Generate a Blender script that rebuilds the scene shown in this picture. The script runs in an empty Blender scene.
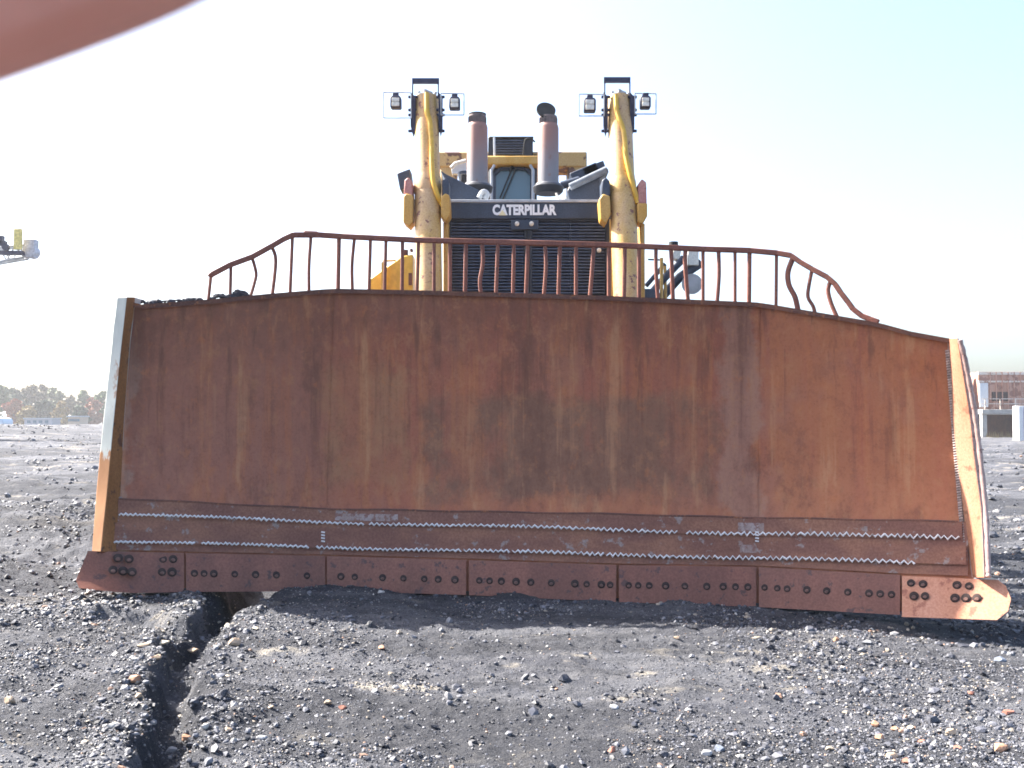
import bpy, bmesh, math, random
import numpy as np
from mathutils import Vector, Matrix
R = math.radians
random.seed(7); rng = np.random.default_rng(7)
scene = bpy.context.scene
COL = scene.collection

# ------------------------------------------------------------------ camera geometry
CAMZ = 1.4; F = 1024.0
PITCH = math.atan(37.0/F)
CAM = Vector((0, 0, CAMZ))
FW = Vector((0, math.cos(PITCH), math.sin(PITCH))); UP = Vector((0, -math.sin(PITCH), math.cos(PITCH)))
def P(px, py, Y):
    """world point that stands at distance Y in front of the camera and is seen at (px,py)"""
    d = FW + Vector((1, 0, 0))*((px-512)/F) + UP*((384-py)/F)
    return CAM + d*(Y/d.y)
def lerp(a, b, t): return a+(b-a)*t
def poly(pts, x):
    return float(np.interp(x, [p[0] for p in pts], [p[1] for p in pts]))

# ------------------------------------------------------------------ noise
def _hash(ix, iy, s):
    h = (ix.astype(np.int64)*374761393 + iy.astype(np.int64)*668265263 + s*1442695041) & 0xffffffff
    h = ((h ^ (h >> 13))*1274126177) & 0xffffffff
    return ((h ^ (h >> 16)) & 0xffff)/65535.0
def vnoise(x, y, s=0):
    ix = np.floor(x); iy = np.floor(y); fx = x-ix; fy = y-iy
    fx = fx*fx*fx*(fx*(fx*6-15)+10); fy = fy*fy*fy*(fy*(fy*6-15)+10)
    a = _hash(ix, iy, s); b = _hash(ix+1, iy, s); c = _hash(ix, iy+1, s); d = _hash(ix+1, iy+1, s)
    return (a*(1-fx)+b*fx)*(1-fy)+(c*(1-fx)+d*fx)*fy*1.0-0.5
def fbm(x, y, f, o=4, s=0):
    r = 0; a = 1.0
    c, sn = math.cos(.6), math.sin(.6)
    for k in range(o):
        r = r+a*vnoise(x*f+17.3*k, y*f-9.1*k, s+k); a *= .5; f *= 2.03
        x, y = x*c-y*sn, x*sn+y*c
    return r
def sstep(a, b, x):
    t = np.clip((x-a)/(b-a), 0, 1); return t*t*(3-2*t)

# ------------------------------------------------------------------ ground height
DITCH = np.array([(-2.15, 9.5), (-2.13, 7.9), (-2.06, 7.0), (-1.97, 6.3), (-1.84, 5.6), (-1.62, 4.85), (-1.38, 4.0), (-1.1, 3.0)])
RUT = np.array([(-2.75, 6.95), (-2.45, 6.85), (-2.15, 6.55), (-1.95, 6.2)])
def seg_dist(x, y, pts):
    best = np.full(x.shape, 1e9); side = np.zeros(x.shape)
    for (ax, ay), (bx, by) in zip(pts[:-1], pts[1:]):
        dx, dy = bx-ax, by-ay
        t = np.clip(((x-ax)*dx+(y-ay)*dy)/(dx*dx+dy*dy), 0, 1)
        ex, ey = x-(ax+t*dx), y-(ay+t*dy)
        d = np.hypot(ex, ey); m = d < best
        best = np.where(m, d, best); side = np.where(m, np.sign(ex), side)
    return best, side
def gz(x, y):
    x = np.asarray(x, float); y = np.asarray(y, float)
    w = 1-sstep(10, 22, y)
    z = (-0.012-0.040*np.clip(x, -4.5, 4.5))*w
    amp = 1+.8*sstep(8.5, 14, y)
    z = z+0.055*fbm(x, y, .55, 3, 3)*amp+0.030*fbm(x, y, 2.1, 3, 11)+0.022*fbm(x, y, 7.0, 4, 21)
    near = (1-sstep(8, 12, y))
    z = z+0.013*fbm(x, y, 26.0, 2, 31)*near+.05*np.clip(fbm(x, y, 3.1, 4, 35)-.12, 0, 1)*near
    # broken ledges of compacted coal left of the blade
    lm = sstep(-2.9, -4.2, x)*sstep(6.9, 8.3, y)*(1-sstep(60, 90, y))
    led = fbm(x*.55, y*1.0, .42, 4, 44)
    led2 = np.floor(led*9)/9+sstep(.72, 1, (led*9) % 1.0)/9
    z = z+lm*(1-.85*sstep(16, 30, y))*(.34*led2+.03*fbm(x, y, 1.6, 4, 52)+.035*fbm(x, y, 6., 3, 53))+lm*.06*sstep(9, 14, y)*fbm(x*.7, y, 2.6, 5, 57)
    rm = sstep(3.2, 4.2, x)*sstep(8, 10, y)*(1-sstep(60, 90, y))
    z = z+rm*(.20*fbm(x*.6, y, .5, 4, 61))
    # rise to a crest far to the left
    z = z+1.15*sstep(14, 62, y)*(1-sstep(66, 120, y))*sstep(-3, -9, x)
    # heap of spoil pushed against the blade
    z = z+.04*np.exp(-((x+1.25)/.5)**2-((y-7.85)/.30)**2)
    z = z+.015*np.exp(-((x+0.4)/1.0)**2-((y-7.9)/.35)**2)
    z = z+.05*np.exp(-((x-2.2)/.55)**2-((y-6.9)/.25)**2)
    # washed-out gully
    wob = .06*fbm(x, y, 3.0, 3, 71)+.08*fbm(x, y, 8.0, 3, 72)
    d, side = seg_dist(x+wob, y, DITCH)
    wide = .13+.13*sstep(6.7, 7.9, y)
    dep = .155+.14*sstep(6.7, 7.7, y)
    dd = np.where(side > 0, d/(wide*1.55), d/(wide*.80))
    z = z-dep*(1-sstep(.25, 1.0, dd))*(1-sstep(8.4, 9.4, y))
    z = z+.035*np.exp(-((d-wide*1.2)/.12)**2)*np.where(side < 0, 1.3, .5)*(1-sstep(7.5, 8, y))
    d2, _ = seg_dist(x, y+wob, RUT)
    z = z-.10*(1-sstep(.02, .16, d2))
    return z
def gz1(x, y): return float(gz(np.array([x]), np.array([y]))[0])
def on_ground(px, py):
    """where the sight line through a pixel meets the ground"""
    d = FW + Vector((1, 0, 0))*((px-512)/F) + UP*((384-py)/F)
    ts = np.arange(3.4, 14, .01)
    X = ts*d.x/d.y; Z = CAMZ+ts*d.z/d.y
    i = int(np.argmax(Z <= gz(X, ts)))
    return Vector((X[i], ts[i], gz1(X[i], ts[i])))

# ------------------------------------------------------------------ node materials
def srgb(*c): return tuple(((v/255)/12.92 if v/255 <= .04045 else ((v/255+.055)/1.055)**2.4) for v in c)+(1,)
class NT:
    def __init__(s, name):
        s.m = bpy.data.materials.new(name); s.m.use_nodes = True; s.t = s.m.node_tree; s.t.nodes.clear()
        s.out = s.n('ShaderNodeOutputMaterial'); s.b = s.n('ShaderNodeBsdfPrincipled')
        s.l(s.b.outputs[0], s.out.inputs[0]); s.tc = s.n('ShaderNodeTexCoord')
    def n(s, t): return s.t.nodes.new(t)
    def l(s, a, b): s.t.links.new(a, b)
    def noise(s, scale, stretch=(1, 1, 1), detail=4, rough=.55, off=(0, 0, 0), coord='Object'):
        mp = s.n('ShaderNodeMapping'); mp.inputs['Scale'].default_value = stretch; mp.inputs['Location'].default_value = off
        s.l(s.tc.outputs[coord], mp.inputs[0]); n = s.n('ShaderNodeTexNoise')
        n.inputs['Scale'].default_value = scale; n.inputs['Detail'].default_value = detail; n.inputs['Roughness'].default_value = rough
        s.l(mp.outputs[0], n.inputs['Vector']); return n.outputs[0]
    def ramp(s, fac, a, b, va=0.0, vb=1.0):
        r = s.n('ShaderNodeMapRange'); r.interpolation_type = 'SMOOTHSTEP'
        for i, v in zip((1, 2, 3, 4), (a, b, va, vb)): r.inputs[i].default_value = v
        s.l(fac, r.inputs[0]); return r.outputs[0]
    def mix(s, fac, a, b, mode='MIX'):
        m = s.n('ShaderNodeMix'); m.data_type = 'RGBA'; m.blend_type = mode
        for sock, v in ((m.inputs[0], fac), (m.inputs[6], a), (m.inputs[7], b)):
            if hasattr(v, 'is_linked'): s.l(v, sock)
            elif isinstance(v, (int, float)): sock.default_value = v
            else: sock.default_value = tuple(v) if len(v) == 4 else tuple(v)+(1,)
        return m.outputs[2]
    def math(s, op, a, b):
        m = s.n('ShaderNodeMath'); m.operation = op
        for sock, v in zip(m.inputs, (a, b)):
            if hasattr(v, 'is_linked'): s.l(v, sock)
            else: sock.default_value = v
        return m.outputs[0]
    def done(s, col, rough=.7, bump=None, bs=.3, bd=.01, metal=0, spec=.4):
        if hasattr(col, 'is_linked'): s.l(col, s.b.inputs['Base Color'])
        else: s.b.inputs['Base Color'].default_value = tuple(col)+((1,) if len(col) == 3 else ())
        if hasattr(rough, 'is_linked'): s.l(rough, s.b.inputs['Roughness'])
        else: s.b.inputs['Roughness'].default_value = rough
        s.b.inputs['Metallic'].default_value = metal; s.b.inputs['Specular IOR Level'].default_value = spec
        if bump is not None:
            b = s.n('ShaderNodeBump'); b.inputs['Strength'].default_value = bs; b.inputs['Distance'].default_value = bd
            s.l(bump, b.inputs['Height']); s.l(b.outputs[0], s.b.inputs['Normal'])
        return s.m

def worn(name, c1, c2, wear, amount=.45, scale=3, rough=.6, spec=.4, stretch=(1, 1, .5), metal=0):
    """paint that varies, with chips and rust showing through"""
    t = NT(name); a = t.noise(scale, stretch, 5); b = t.noise(scale*4, (1, 1, 1), 6, .65, (3, 1, 7)); g = t.noise(60, (1, 1, 1), 3)
    c = t.mix(t.ramp(a, .35, .65), c1, c2); c = t.mix(t.ramp(b, 1-amount, 1-amount+.06), c, wear)
    c = t.mix(t.ramp(g, .3, .7, 0, .35), c, (0, 0, 0), 'SOFT_LIGHT')
    return t.done(c, rough, g, .15, .004, metal, spec)

def rust(name, tone=0.0, k=.93):
    """rusted plate: vertical run-off streaks, blotches and three old plates that weathered differently"""
    t = NT(name); sx = t.n('ShaderNodeSeparateXYZ'); t.l(t.tc.outputs['Object'], sx.inputs[0]); X, Z = sx.outputs[0], sx.outputs[2]
    A = t.noise(1.9, (1.6, 1.6, .16), 6, .62); Bn = t.noise(1.05, (1, 1, .75), 6, .65, (5, 2, 9)); C = t.noise(46, (1, 1, 1), 4, .7)
    Dn = t.noise(7.0, (1.6, 1.6, .07), 5, .62, (2, 8, 1)); E = t.noise(2.6, (1, 1, .55), 7, .7, (11, 4, 2)); G = t.noise(12, (1, 1, .6), 5, .7, (1, 9, 4)); H = t.noise(2.2, (1, 1, 1), 6, .7, (7, 7, 1))
    brown = (.30*k, .108*k, .066*k); orange = (.44*k, .155*k, .055*k); mauve = (.285*k, .122*k, .088*k); dark = (.115*k, .044*k, .030*k); tan = (.46*k, .24*k, .135*k); red = (.33*k, .100*k, .062*k); olive = (.235*k, .112*k, .068*k)
    wob = t.math('MULTIPLY', t.math('SUBTRACT', H, .5), .6); xx = t.math('ADD', X, wob); zz = t.math('ADD', Z, wob)
    def rect(x0, x1, z0, z1, e=.08):
        f = t.math('MULTIPLY', t.ramp(xx, x0-e, x0+e), t.ramp(xx, x1+e, x1-e)); return t.math('MULTIPLY', f, t.math('MULTIPLY', t.ramp(zz, z0-e, z0+e), t.ramp(zz, z1+e, z1-e)))
    W = t.noise(1.3, (2, 1.6, .10), 5, .6, (4, 1, 6)); W2 = t.noise(3.2, (2, 1.6, .06), 5, .65, (9, 1, 2))
    c = t.mix(t.ramp(W, .38, .62), brown, red)
    c = t.mix(t.math('MULTIPLY', t.ramp(W2, .44, .60), .55), c, orange)
    c = t.mix(t.math('MULTIPLY', t.ramp(xx, 1.9, 2.3), t.ramp(W, .62, .42, .05, .7)), c, (.36*k, .130*k, .060*k, 1))          # right hand plate
    c = t.mix(t.math('MULTIPLY', t.ramp(xx, -1.35, -1.75), t.ramp(W2, .62, .40, .15, .8)), c, mauve)       # left hand plate
    c = t.mix(t.math('MULTIPLY', t.ramp(zz, 1.15, .65), t.ramp(xx, -1.2, .2, .2, .6)), c, (.42*k, .165*k, .085*k, 1))
    c = t.mix(t.math('MULTIPLY', t.ramp(Bn, .48, .60), .55), c, mauve)
    c = t.mix(t.math('MULTIPLY', rect(-1.55, -.85, .85, 1.85), t.ramp(E, .36, .56, .35, .85)), c, (.31*k, .150*k, .080*k, 1))
    c = t.mix(t.math('MULTIPLY', rect(-.72, 1.72, .78, 1.58), t.ramp(E, .40, .56, .40, 1.0)), c, (.215*k, .102*k, .066*k, 1))
    c = t.mix(t.math('MULTIPLY', rect(1.74, 2.02, .3, 2.6, .04), .6), c, (.33*k, .19*k, .15*k, 1))
    c = t.mix(t.math('MULTIPLY', rect(-3.02, -2.90, .3, 2.6, .03), .5), c, (.40*k, .30*k, .26*k, 1))
    c = t.mix(t.ramp(E, .56, .68, 0, .45), c, dark)
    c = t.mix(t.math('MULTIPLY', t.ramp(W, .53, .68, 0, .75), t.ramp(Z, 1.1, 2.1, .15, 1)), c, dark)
    c = t.mix(t.math('MULTIPLY', t.ramp(Z, 1.6, 2.45, 0, .5), t.ramp(xx, 2.2, 1.5, .4, 1)), c, dark)  # shading of the blade top painted in: darker upwards, weaker at right
    c = t.mix(t.ramp(W2, .55, .66, 0, .5), c, tan)
    c = t.mix(t.ramp(Dn, .58, .74, 0, .35), c, tan)
    Q = t.noise(8, (1, 1, .8), 9, .75, (3, 3, 8)); c = t.mix(t.ramp(Q, .50, .62, 0, .24), c, dark); c = t.mix(t.ramp(Q, .48, .36, 0, .35), c, (.40*k, .19*k, .095*k, 1))
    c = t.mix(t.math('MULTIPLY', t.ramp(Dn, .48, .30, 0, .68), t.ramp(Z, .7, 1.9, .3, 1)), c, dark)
    c = t.mix(t.ramp(G, .56, .70, 0, .35), c, orange)
    c = t.mix(t.ramp(C, .48, .75, 0, .22), c, dark)
    c = t.mix(1.0, c, (1.0, .92, .80, 1), 'MULTIPLY')
    return t.done(c, t.ramp(C, .2, .8, .5, .8), t.math('ADD', C, G), .25, .006, 0, .4)

def glassy(name, col):
    t = NT(name); return t.done(col, .08, None, spec=.6)
def plain(name, col, rough=.6, spec=.4, v=.25, scale=14, metal=0):
    t = NT(name); a = t.noise(scale, (1, 1, 1), 5); c = t.mix(t.ramp(a, .3, .7), tuple(x*(1-v) for x in col), tuple(min(1, x*(1+v)) for x in col))
    return t.done(c, rough, a, .12, .004, metal, spec)

M = {}
M['rust'] = rust('rusted_plate'); M['rust_edge'] = worn('rusted_cutting_edge', (.180, .066, .042), (.24, .090, .056), (.10, .045, .038), .42, 3.0, .55, .45, (1.5, 1, .22))
M['rust_side'] = worn('orange_rust', (.24, .10, .028), (.30, .135, .045), (.13, .055, .03), .42, 3, .7)
M['rust_strip'] = worn('rusted_wear_strip', (.185, .078, .054), (.255, .115, .070), (.26, .20, .18), .41, 2.5, .7, .35, (1, 1, 2.5))
M['rust_dark'] = worn('dark_rust', (.105, .045, .035), (.16, .065, .042), (.26, .10, .045), .42, 5, .75)
M['rust_rail'] = worn('rail_rust', (.16, .055, .04), (.21, .075, .048), (.10, .04, .035), .4, 7, .7)
M['rust_bright'] = worn('sunlit_orange_rust', (.42, .185, .105), (.46, .225, .145), (.30, .115, .07), .42, 3, .6)  # brighter rust copy carrying the sunlit tone of the right end bit
M['rust_lit'] = worn('sunlit_rust', (.33, .15, .085), (.38, .19, .12), (.22, .10, .06), .42, 3, .6)  # sunlit tone of the right side plate put into the rust colour
M['polished'] = worn('worn_steel', (.30, .20, .18), (.38, .27, .24), (.20, .09, .07), .42, 6, .35, .6)
M['scrape'] = worn('scraped_steel', (.26, .175, .145), (.34, .27, .25), (.21, .10, .075), .5, 6, .5, .4, (2, 1, .4))
M['hole_shade'] = plain('recess_shade', (.035, .022, .020), .9)  # near-black painting the shade inside bolt recesses and the bin opening
M['bolt'] = plain('bolt_head', (.13, .065, .05), .6)
M['weld'] = worn('weld_metal', (.70, .68, .67), (.60, .58, .57), (.26, .15, .11), .38, 2.2, .5, .5)
M['weld_dull'] = plain('dull_weld', (.23, .17, .15), .6, .4, .35, 30)
M['grey_paint'] = worn('pale_grey_paint', (.36, .38, .36), (.42, .44, .41), (.24, .13, .07), .38, 3, .5)
M['yellow'] = worn('faded_yellow_paint', (.50, .28, .05), (.54, .34, .10), (.27, .12, .06), .36, 4, .5)
M['yellow_pink'] = worn('sunbleached_yellow_paint', (.52, .335, .10), (.53, .355, .19), (.22, .09, .065), .425, 4, .5)
M['yellow_clean'] = plain('yellow_paint', (.58, .34, .035), .45, .5, .12)
M['yellow_rust'] = worn('yellow_paint_rusting_away', (.46, .29, .10), (.50, .34, .15), (.15, .07, .045), .49, .8, .6)
M['slate'] = worn('slate_blue_paint', (.028, .040, .068), (.044, .058, .088), (.11, .10, .10), .34, 4, .45)
M['slate_dark'] = plain('black_paint', (.020, .023, .032), .5)
M['slat'] = plain('grille_slat', (.050, .066, .105), .4)
M['black'] = plain('dark_core', (.008, .008, .010), .9)
M['navy'] = plain('navy_black_bracket', (.022, .022, .05), .5)
M['stack'] = None
M['glass'] = glassy('cab_glass', (.10, .17, .21))
M['lens'] = plain('lamp_lens', (.62, .58, .50), .25, .6, .15, 40)
M['white'] = plain('white_paint', (.52, .54, .56), .5, .4, .08)
M['letter_white'] = plain('white_lettering', (.80, .80, .78), .5, .4, .04)
M['letter_yellow'] = plain('yellow_emblem', (.78, .68, .38), .5, .4, .05)
def plate_paint():
    t = NT('grey_paint_worn_to_rust'); sx = t.n('ShaderNodeSeparateXYZ'); t.l(t.tc.outputs['Object'], sx.inputs[0])
    a = t.noise(9, (1, 1, .5), 7, .7); b = t.noise(4, (1, 1, .6), 6, .65, (2, 7, 1)); z = t.math('ADD', sx.outputs[2], t.math('MULTIPLY', t.math('SUBTRACT', a, .5), .75))
    g = t.mix(t.ramp(b, .35, .65), (.33, .35, .33), (.44, .46, .43)); g = t.mix(t.ramp(b, .60, .66, 0, .8), g, (.26, .13, .07)); g = t.mix(t.ramp(a, .62, .68, 0, .8), g, (.20, .10, .06))
    o = t.mix(t.ramp(b, .35, .65), (.23, .095, .028), (.31, .14, .05)); return t.done(t.mix(t.ramp(z, 1.13, 1.19), o, g), .6, a, .3, .005)
M['plate_paint'] = plate_paint()
M['red_cap'] = worn('faded_red_paint', (.42, .17, .15), (.48, .24, .20), (.26, .10, .06), .4, 6)
M['concrete'] = plain('pale_concrete', (.31, .30, .28), .85, .2, .2, 2)
M['steel'] = plain('galvanised_steel', (.36, .38, .40), .45, .5, .2, 6)
M['rubber'] = plain('black_rubber', (.02, .02, .02), .8)
M['neck'] = plain('burnt_steel', (.13, .10, .095), .6, .4, .3)
def stack_mat():
    t = NT('heat_bleached_stack_paint'); a = t.noise(4, (1, 1, .4), 5); b = t.noise(18, (1, 1, .5), 5)
    s = t.n('ShaderNodeSeparateXYZ'); t.l(t.tc.outputs['Object'], s.inputs[0])
    z = t.math('ADD', s.outputs[2], t.math('MULTIPLY', a, .5))
    c = t.mix(t.ramp(z, 4.45, 5.05), (.185, .18, .195), (.25, .13, .105)); c = t.mix(t.ramp(b, .6, .7, 0, .6), c, (.20, .11, .08))
    return t.done(c, .6, b, .15, .004)
M['stack'] = stack_mat()

# ------------------------------------------------------------------ mesh builder
class MB:
    def __init__(s): s.v = []; s.f = []; s.m = []; s.sm = []
    def add(s, vs, fs, mi=0, smooth=False):
        o = len(s.v); s.v += [tuple(v) for v in vs]
        for f in fs: s.f.append(tuple(i+o for i in f)); s.m.append(mi); s.sm.append(smooth)
        return s
    def box(s, c, d, rot=None, mi=0):
        c = Vector(c); h = Vector(d)*.5
        vs = [Vector((x, y, z)) for x in (-h.x, h.x) for y in (-h.y, h.y) for z in (-h.z, h.z)]
        if rot: vs = [rot @ v for v in vs]
        return s.add([c+v for v in vs], [(0, 1, 3, 2), (4, 6, 7, 5), (0, 4, 5, 1), (2, 3, 7, 6), (0, 2, 6, 4), (1, 5, 7, 3)], mi)
    def pbox(s, x0, x1, y0, y1, Y0, Y1, mi=0):
        """box with true depth from Y0 to Y1 whose front face spans the given sight lines"""
        a = P(x0, y1, Y0); b = P(x1, y0, Y0)
        return s.box(((a.x+b.x)/2, (Y0+Y1)/2, (a.z+b.z)/2), (b.x-a.x, Y1-Y0, b.z-a.z), None, mi)
    def prism(s, pts, vec, mi=0):
        n = len(pts); vec = Vector(vec); a = [Vector(p) for p in pts]; b = [p+vec for p in a]
        return s.add(a+b, [tuple(range(n)), tuple(range(2*n-1, n-1, -1))]+[(i, i+n, (i+1) % n+n, (i+1) % n) for i in range(n)], mi)
    def bar(s, a, b, w, h, mi=0, up=(0, 0, 1)):
        a, b = Vector(a), Vector(b); d = (b-a).normalized(); u = Vector(up)
        if abs(d.dot(u)) > .98: u = Vector((0, 1, 0))
        x = d.cross(u).normalized()*w/2; y = x.cross(d).normalized()*h/2
        vs = [a-x-y, a+x-y, a+x+y, a-x+y, b-x-y, b+x-y, b+x+y, b-x+y]
        return s.add(vs, [(0, 1, 2, 3), (7, 6, 5, 4), (0, 4, 5, 1), (1, 5, 6, 2), (2, 6, 7, 3), (3, 7, 4, 0)], mi)
    def tube(s, pts, r, n=10, mi=0, caps=True, smooth=True):
        pts = [Vector(p) for p in pts]; N = len(pts); rr = r if isinstance(r, (list, tuple)) else [r]*N
        vs = []; prev = None
        for i, p in enumerate(pts):
            d = (pts[min(i+1, N-1)]-pts[max(i-1, 0)]).normalized()
            if prev is None:
                u = Vector((0, 0, 1)) if abs(d.z) < .9 else Vector((1, 0, 0)); x = d.cross(u).normalized()
            else: x = (prev-d*prev.dot(d)).normalized()
            prev = x; y = d.cross(x)
            vs += [p+(x*math.cos(2*math.pi*k/n)+y*math.sin(2*math.pi*k/n))*rr[i] for k in range(n)]
        fs = [(i*n+k, i*n+(k+1) % n, (i+1)*n+(k+1) % n, (i+1)*n+k) for i in range(N-1) for k in range(n)]
        s.add(vs, fs, mi, smooth)
        if caps: s.add(vs[:n], [tuple(range(n-1, -1, -1))], mi); s.add(vs[-n:], [tuple(range(n))], mi)
        return s
    def grid(s, rows, mi=0, smooth=True):
        nr, nc = len(rows), len(rows[0]); vs = [p for r in rows for p in r]
        return s.add(vs, [(i*nc+j, i*nc+j+1, (i+1)*nc+j+1, (i+1)*nc+j) for i in range(nr-1) for j in range(nc-1)], mi, smooth)
    def build(s, name, mats, parent=None, bevel=0, fix=True):
        me = bpy.data.meshes.new(name); me.from_pydata(s.v, [], s.f)
        for m in (mats if isinstance(mats, (list, tuple)) else [mats]): me.materials.append(m)
        me.polygons.foreach_set('material_index', s.m); me.polygons.foreach_set('use_smooth', s.sm); me.update()
        if fix:
            bm = bmesh.new(); bm.from_mesh(me); bmesh.ops.remove_doubles(bm, verts=bm.verts, dist=1e-5)
            bmesh.ops.recalc_face_normals(bm, faces=bm.faces); bm.to_mesh(me); bm.free(); me.set_sharp_from_angle(angle=R(38))
        o = bpy.data.objects.new(name, me); COL.objects.link(o)
        if bevel:
            b = o.modifiers.new('bevel', 'BEVEL'); b.width = bevel; b.segments = 2; b.limit_method = 'ANGLE'; b.angle_limit = R(40)
        if parent:
            o.parent = parent
            if parent.type == 'EMPTY': o.matrix_parent_inverse = Matrix.Translation(-parent.location)
        return o
def tag(o, label=None, cat=None, group=None, kind=None):
    for k, v in (('label', label), ('category', cat), ('group', group), ('kind', kind)):
        if v: o[k] = v
    return o
def empty(name, loc, label, cat, group=None):
    o = bpy.data.objects.new(name, None); COL.objects.link(o); o.location = loc; o.empty_display_size = .3
    return tag(o, label, cat, group)
def smooth_path(pts, n=6):
    pts = [Vector(p) for p in pts]; out = []
    for i in range(len(pts)-1):
        p0, p1, p2, p3 = pts[max(i-1, 0)], pts[i], pts[i+1], pts[min(i+2, len(pts)-1)]
        for k in range(n):
            t = k/n
            out.append(.5*((2*p1)+(p2-p0)*t+(2*p0-5*p1+4*p2-p3)*t*t+(3*p1-p0-3*p2+p3)*t**3))
    return out+[pts[-1]]

# ------------------------------------------------------------------ ground sheet
def build_ground():
    xs = [0.0]; 
    while xs[-1] < 1000: xs.append(xs[-1]+max(.018, .018*(1+max(0, xs[-1]-4.2)*.9)*(1+max(0, xs[-1]-30)*.03)))
    xs = np.array(xs); xs = np.concatenate([-xs[:0:-1], xs])
    ys = [3.3]
    while ys[-1] < 40: ys.append(ys[-1]*1.0042)
    while ys[-1] < 1400: ys.append(ys[-1]*1.035)
    back = [3.3]
    while back[-1] > -400: back.append(back[-1]-max(.15, .25*(3.3-back[-1])))
    ys = np.concatenate([np.array(back)[:0:-1], np.array(ys)])
    X, Y = np.meshgrid(xs, ys); Z = gz(X, Y)
    nr, nc = X.shape
    co = np.stack([X, Y, Z], -1).reshape(-1, 3).astype(np.float32)
    idx = np.arange(nr*nc).reshape(nr, nc)
    q = np.stack([idx[:-1, :-1], idx[:-1, 1:], idx[1:, 1:], idx[1:, :-1]], -1).reshape(-1, 4).astype(np.int32)
    return raw_mesh('ground', co, q)
def raw_mesh(name, co, faces, smooth=True):
    me = bpy.data.meshes.new(name); k = faces.shape[1]
    me.vertices.add(len(co)); me.vertices.foreach_set('co', co.astype(np.float32).ravel())
    me.loops.add(faces.size); me.loops.foreach_set('vertex_index', faces.astype(np.int32).ravel())
    me.polygons.add(len(faces)); me.polygons.foreach_set('loop_start', np.arange(0, faces.size, k, dtype=np.int32))
    me.polygons.foreach_set('use_smooth', np.full(len(faces), smooth)); me.update(calc_edges=True)
    o = bpy.data.objects.new(name, me); COL.objects.link(o); return o
def ground_mat():
    t = NT('coal_dirt'); a = t.noise(.9, (1, 1, 1), 5); b = t.noise(5, (1, 1, 1), 6, .65, (4, 1, 0)); c = t.noise(70, (1, 1, 1), 4, .7); d = t.noise(230, (1, 1, 1), 2)
    e = t.noise(1.7, (1, 1.6, 1), 5, .6, (9, 3, 2))
    col = t.mix(t.ramp(a, .35, .65), (.062, .065, .080), (.112, .116, .132))
    col = t.mix(t.ramp(b, .40, .68, 0, .7), col, (.145, .145, .155))
    col = t.mix(t.ramp(e, .58, .68, 0, .8), col, (.36, .325, .27))
    sx = t.n('ShaderNodeSeparateXYZ'); t.l(t.tc.outputs['Object'], sx.inputs[0]); si = t.noise(.8, (.45, 1.3, 1), 7, .7, (1, 6, 0))
    col = t.mix(t.math('MULTIPLY', t.ramp(si, .55, .64, 0, .7), t.ramp(t.math('ABSOLUTE', sx.outputs[0], 0), 2.4, 3.4)), col, (.27, .235, .19))
    rt = t.noise(.55, (.22, 1.5, 1), 6, .68, (3, 9, 0)); col = t.mix(t.ramp(rt, .42, .55, 0, .85), col, (.036, .038, .046))
    col = t.mix(t.ramp(c, .52, .66, 0, .8), col, (.025, .026, .031))
    col = t.mix(t.ramp(c, .42, .30, 0, .55), col, (.19, .185, .18))
    col = t.mix(t.ramp(d, .66, .74, 0, .6), col, (.30, .27, .22))
    return t.done(col, .9, t.math('ADD', t.math('ADD', c, t.math('MULTIPLY', d, .5)), t.math('MULTIPLY', t.noise(7, (1, 1, 1), 9, .72, (2, 5, 5)), 4.5)), 1.0, .02, 0, .25)
ground = tag(build_ground(), 'uneven grey black coal ground with a washed out gully', 'ground', None, 'structure')
ground.data.materials.append(ground_mat())

# ------------------------------------------------------------------ gravel (one uncountable mass)
ICO_V = []; ICO_F = []
_bm = bmesh.new(); bmesh.ops.create_icosphere(_bm, subdivisions=1, radius=1)
ICO_V = np.array([v.co[:] for v in _bm.verts]); ICO_F = np.array([[v.index for v in f.verts] for f in _bm.faces]); _bm.free()
_bm = bmesh.new(); bmesh.ops.create_icosphere(_bm, subdivisions=2, radius=1)
ICO2_V = np.array([v.co[:] for v in _bm.verts]); ICO2_F = np.array([[v.index for v in f.verts] for f in _bm.faces]); _bm.free()
def scatter(px, py, size, seed):
    r = np.random.default_rng(seed); n = len(px)
    z = gz(px, py); nv = len(ICO_V)
    q = r.normal(size=(n, 4)); q /= np.linalg.norm(q, axis=1)[:, None]
    w, x, y, zz = q.T
    Rm = np.stack([1-2*(y*y+zz*zz), 2*(x*y-zz*w), 2*(x*zz+y*w), 2*(x*y+zz*w), 1-2*(x*x+zz*zz), 2*(y*zz-x*w), 2*(x*zz-y*w), 2*(y*zz+x*w), 1-2*(x*x+y*y)], -1).reshape(n, 3, 3)
    v = ICO_V[None]*(1+r.uniform(-.33, .30, (n, nv, 1)))
    v = v*r.uniform(.55, 1.15, (n, 1, 3))
    v = np.einsum('nij,nkj->nki', Rm, v); v[:, :, 2] *= .75
    v = v*size[:, None, None]
    v = v+np.stack([px, py, z+size*.22], -1)[:, None, :]
    f = ICO_F[None]+(np.arange(n)*nv)[:, None, None]
    return v.reshape(-1, 3), f.reshape(-1, 3)
def field(n, y0, y1, seed, smin, smax, dens, xm=.56, power=2.2):
    """random spots inside the wedge of ground before the camera, thinned by a clumping noise"""
    r = np.random.default_rng(seed); Y = r.uniform(y0, y1, n*4); X = r.uniform(-1, 1, n*4)*(Y*xm+.4)
    keep = r.uniform(0, 1, n*4) < np.clip(dens(X, Y), 0, 1)
    X, Y = X[keep][:n], Y[keep][:n]
    s = smin+(smax-smin)*r.uniform(0, 1, len(X))**power
    return X, Y, s
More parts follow.
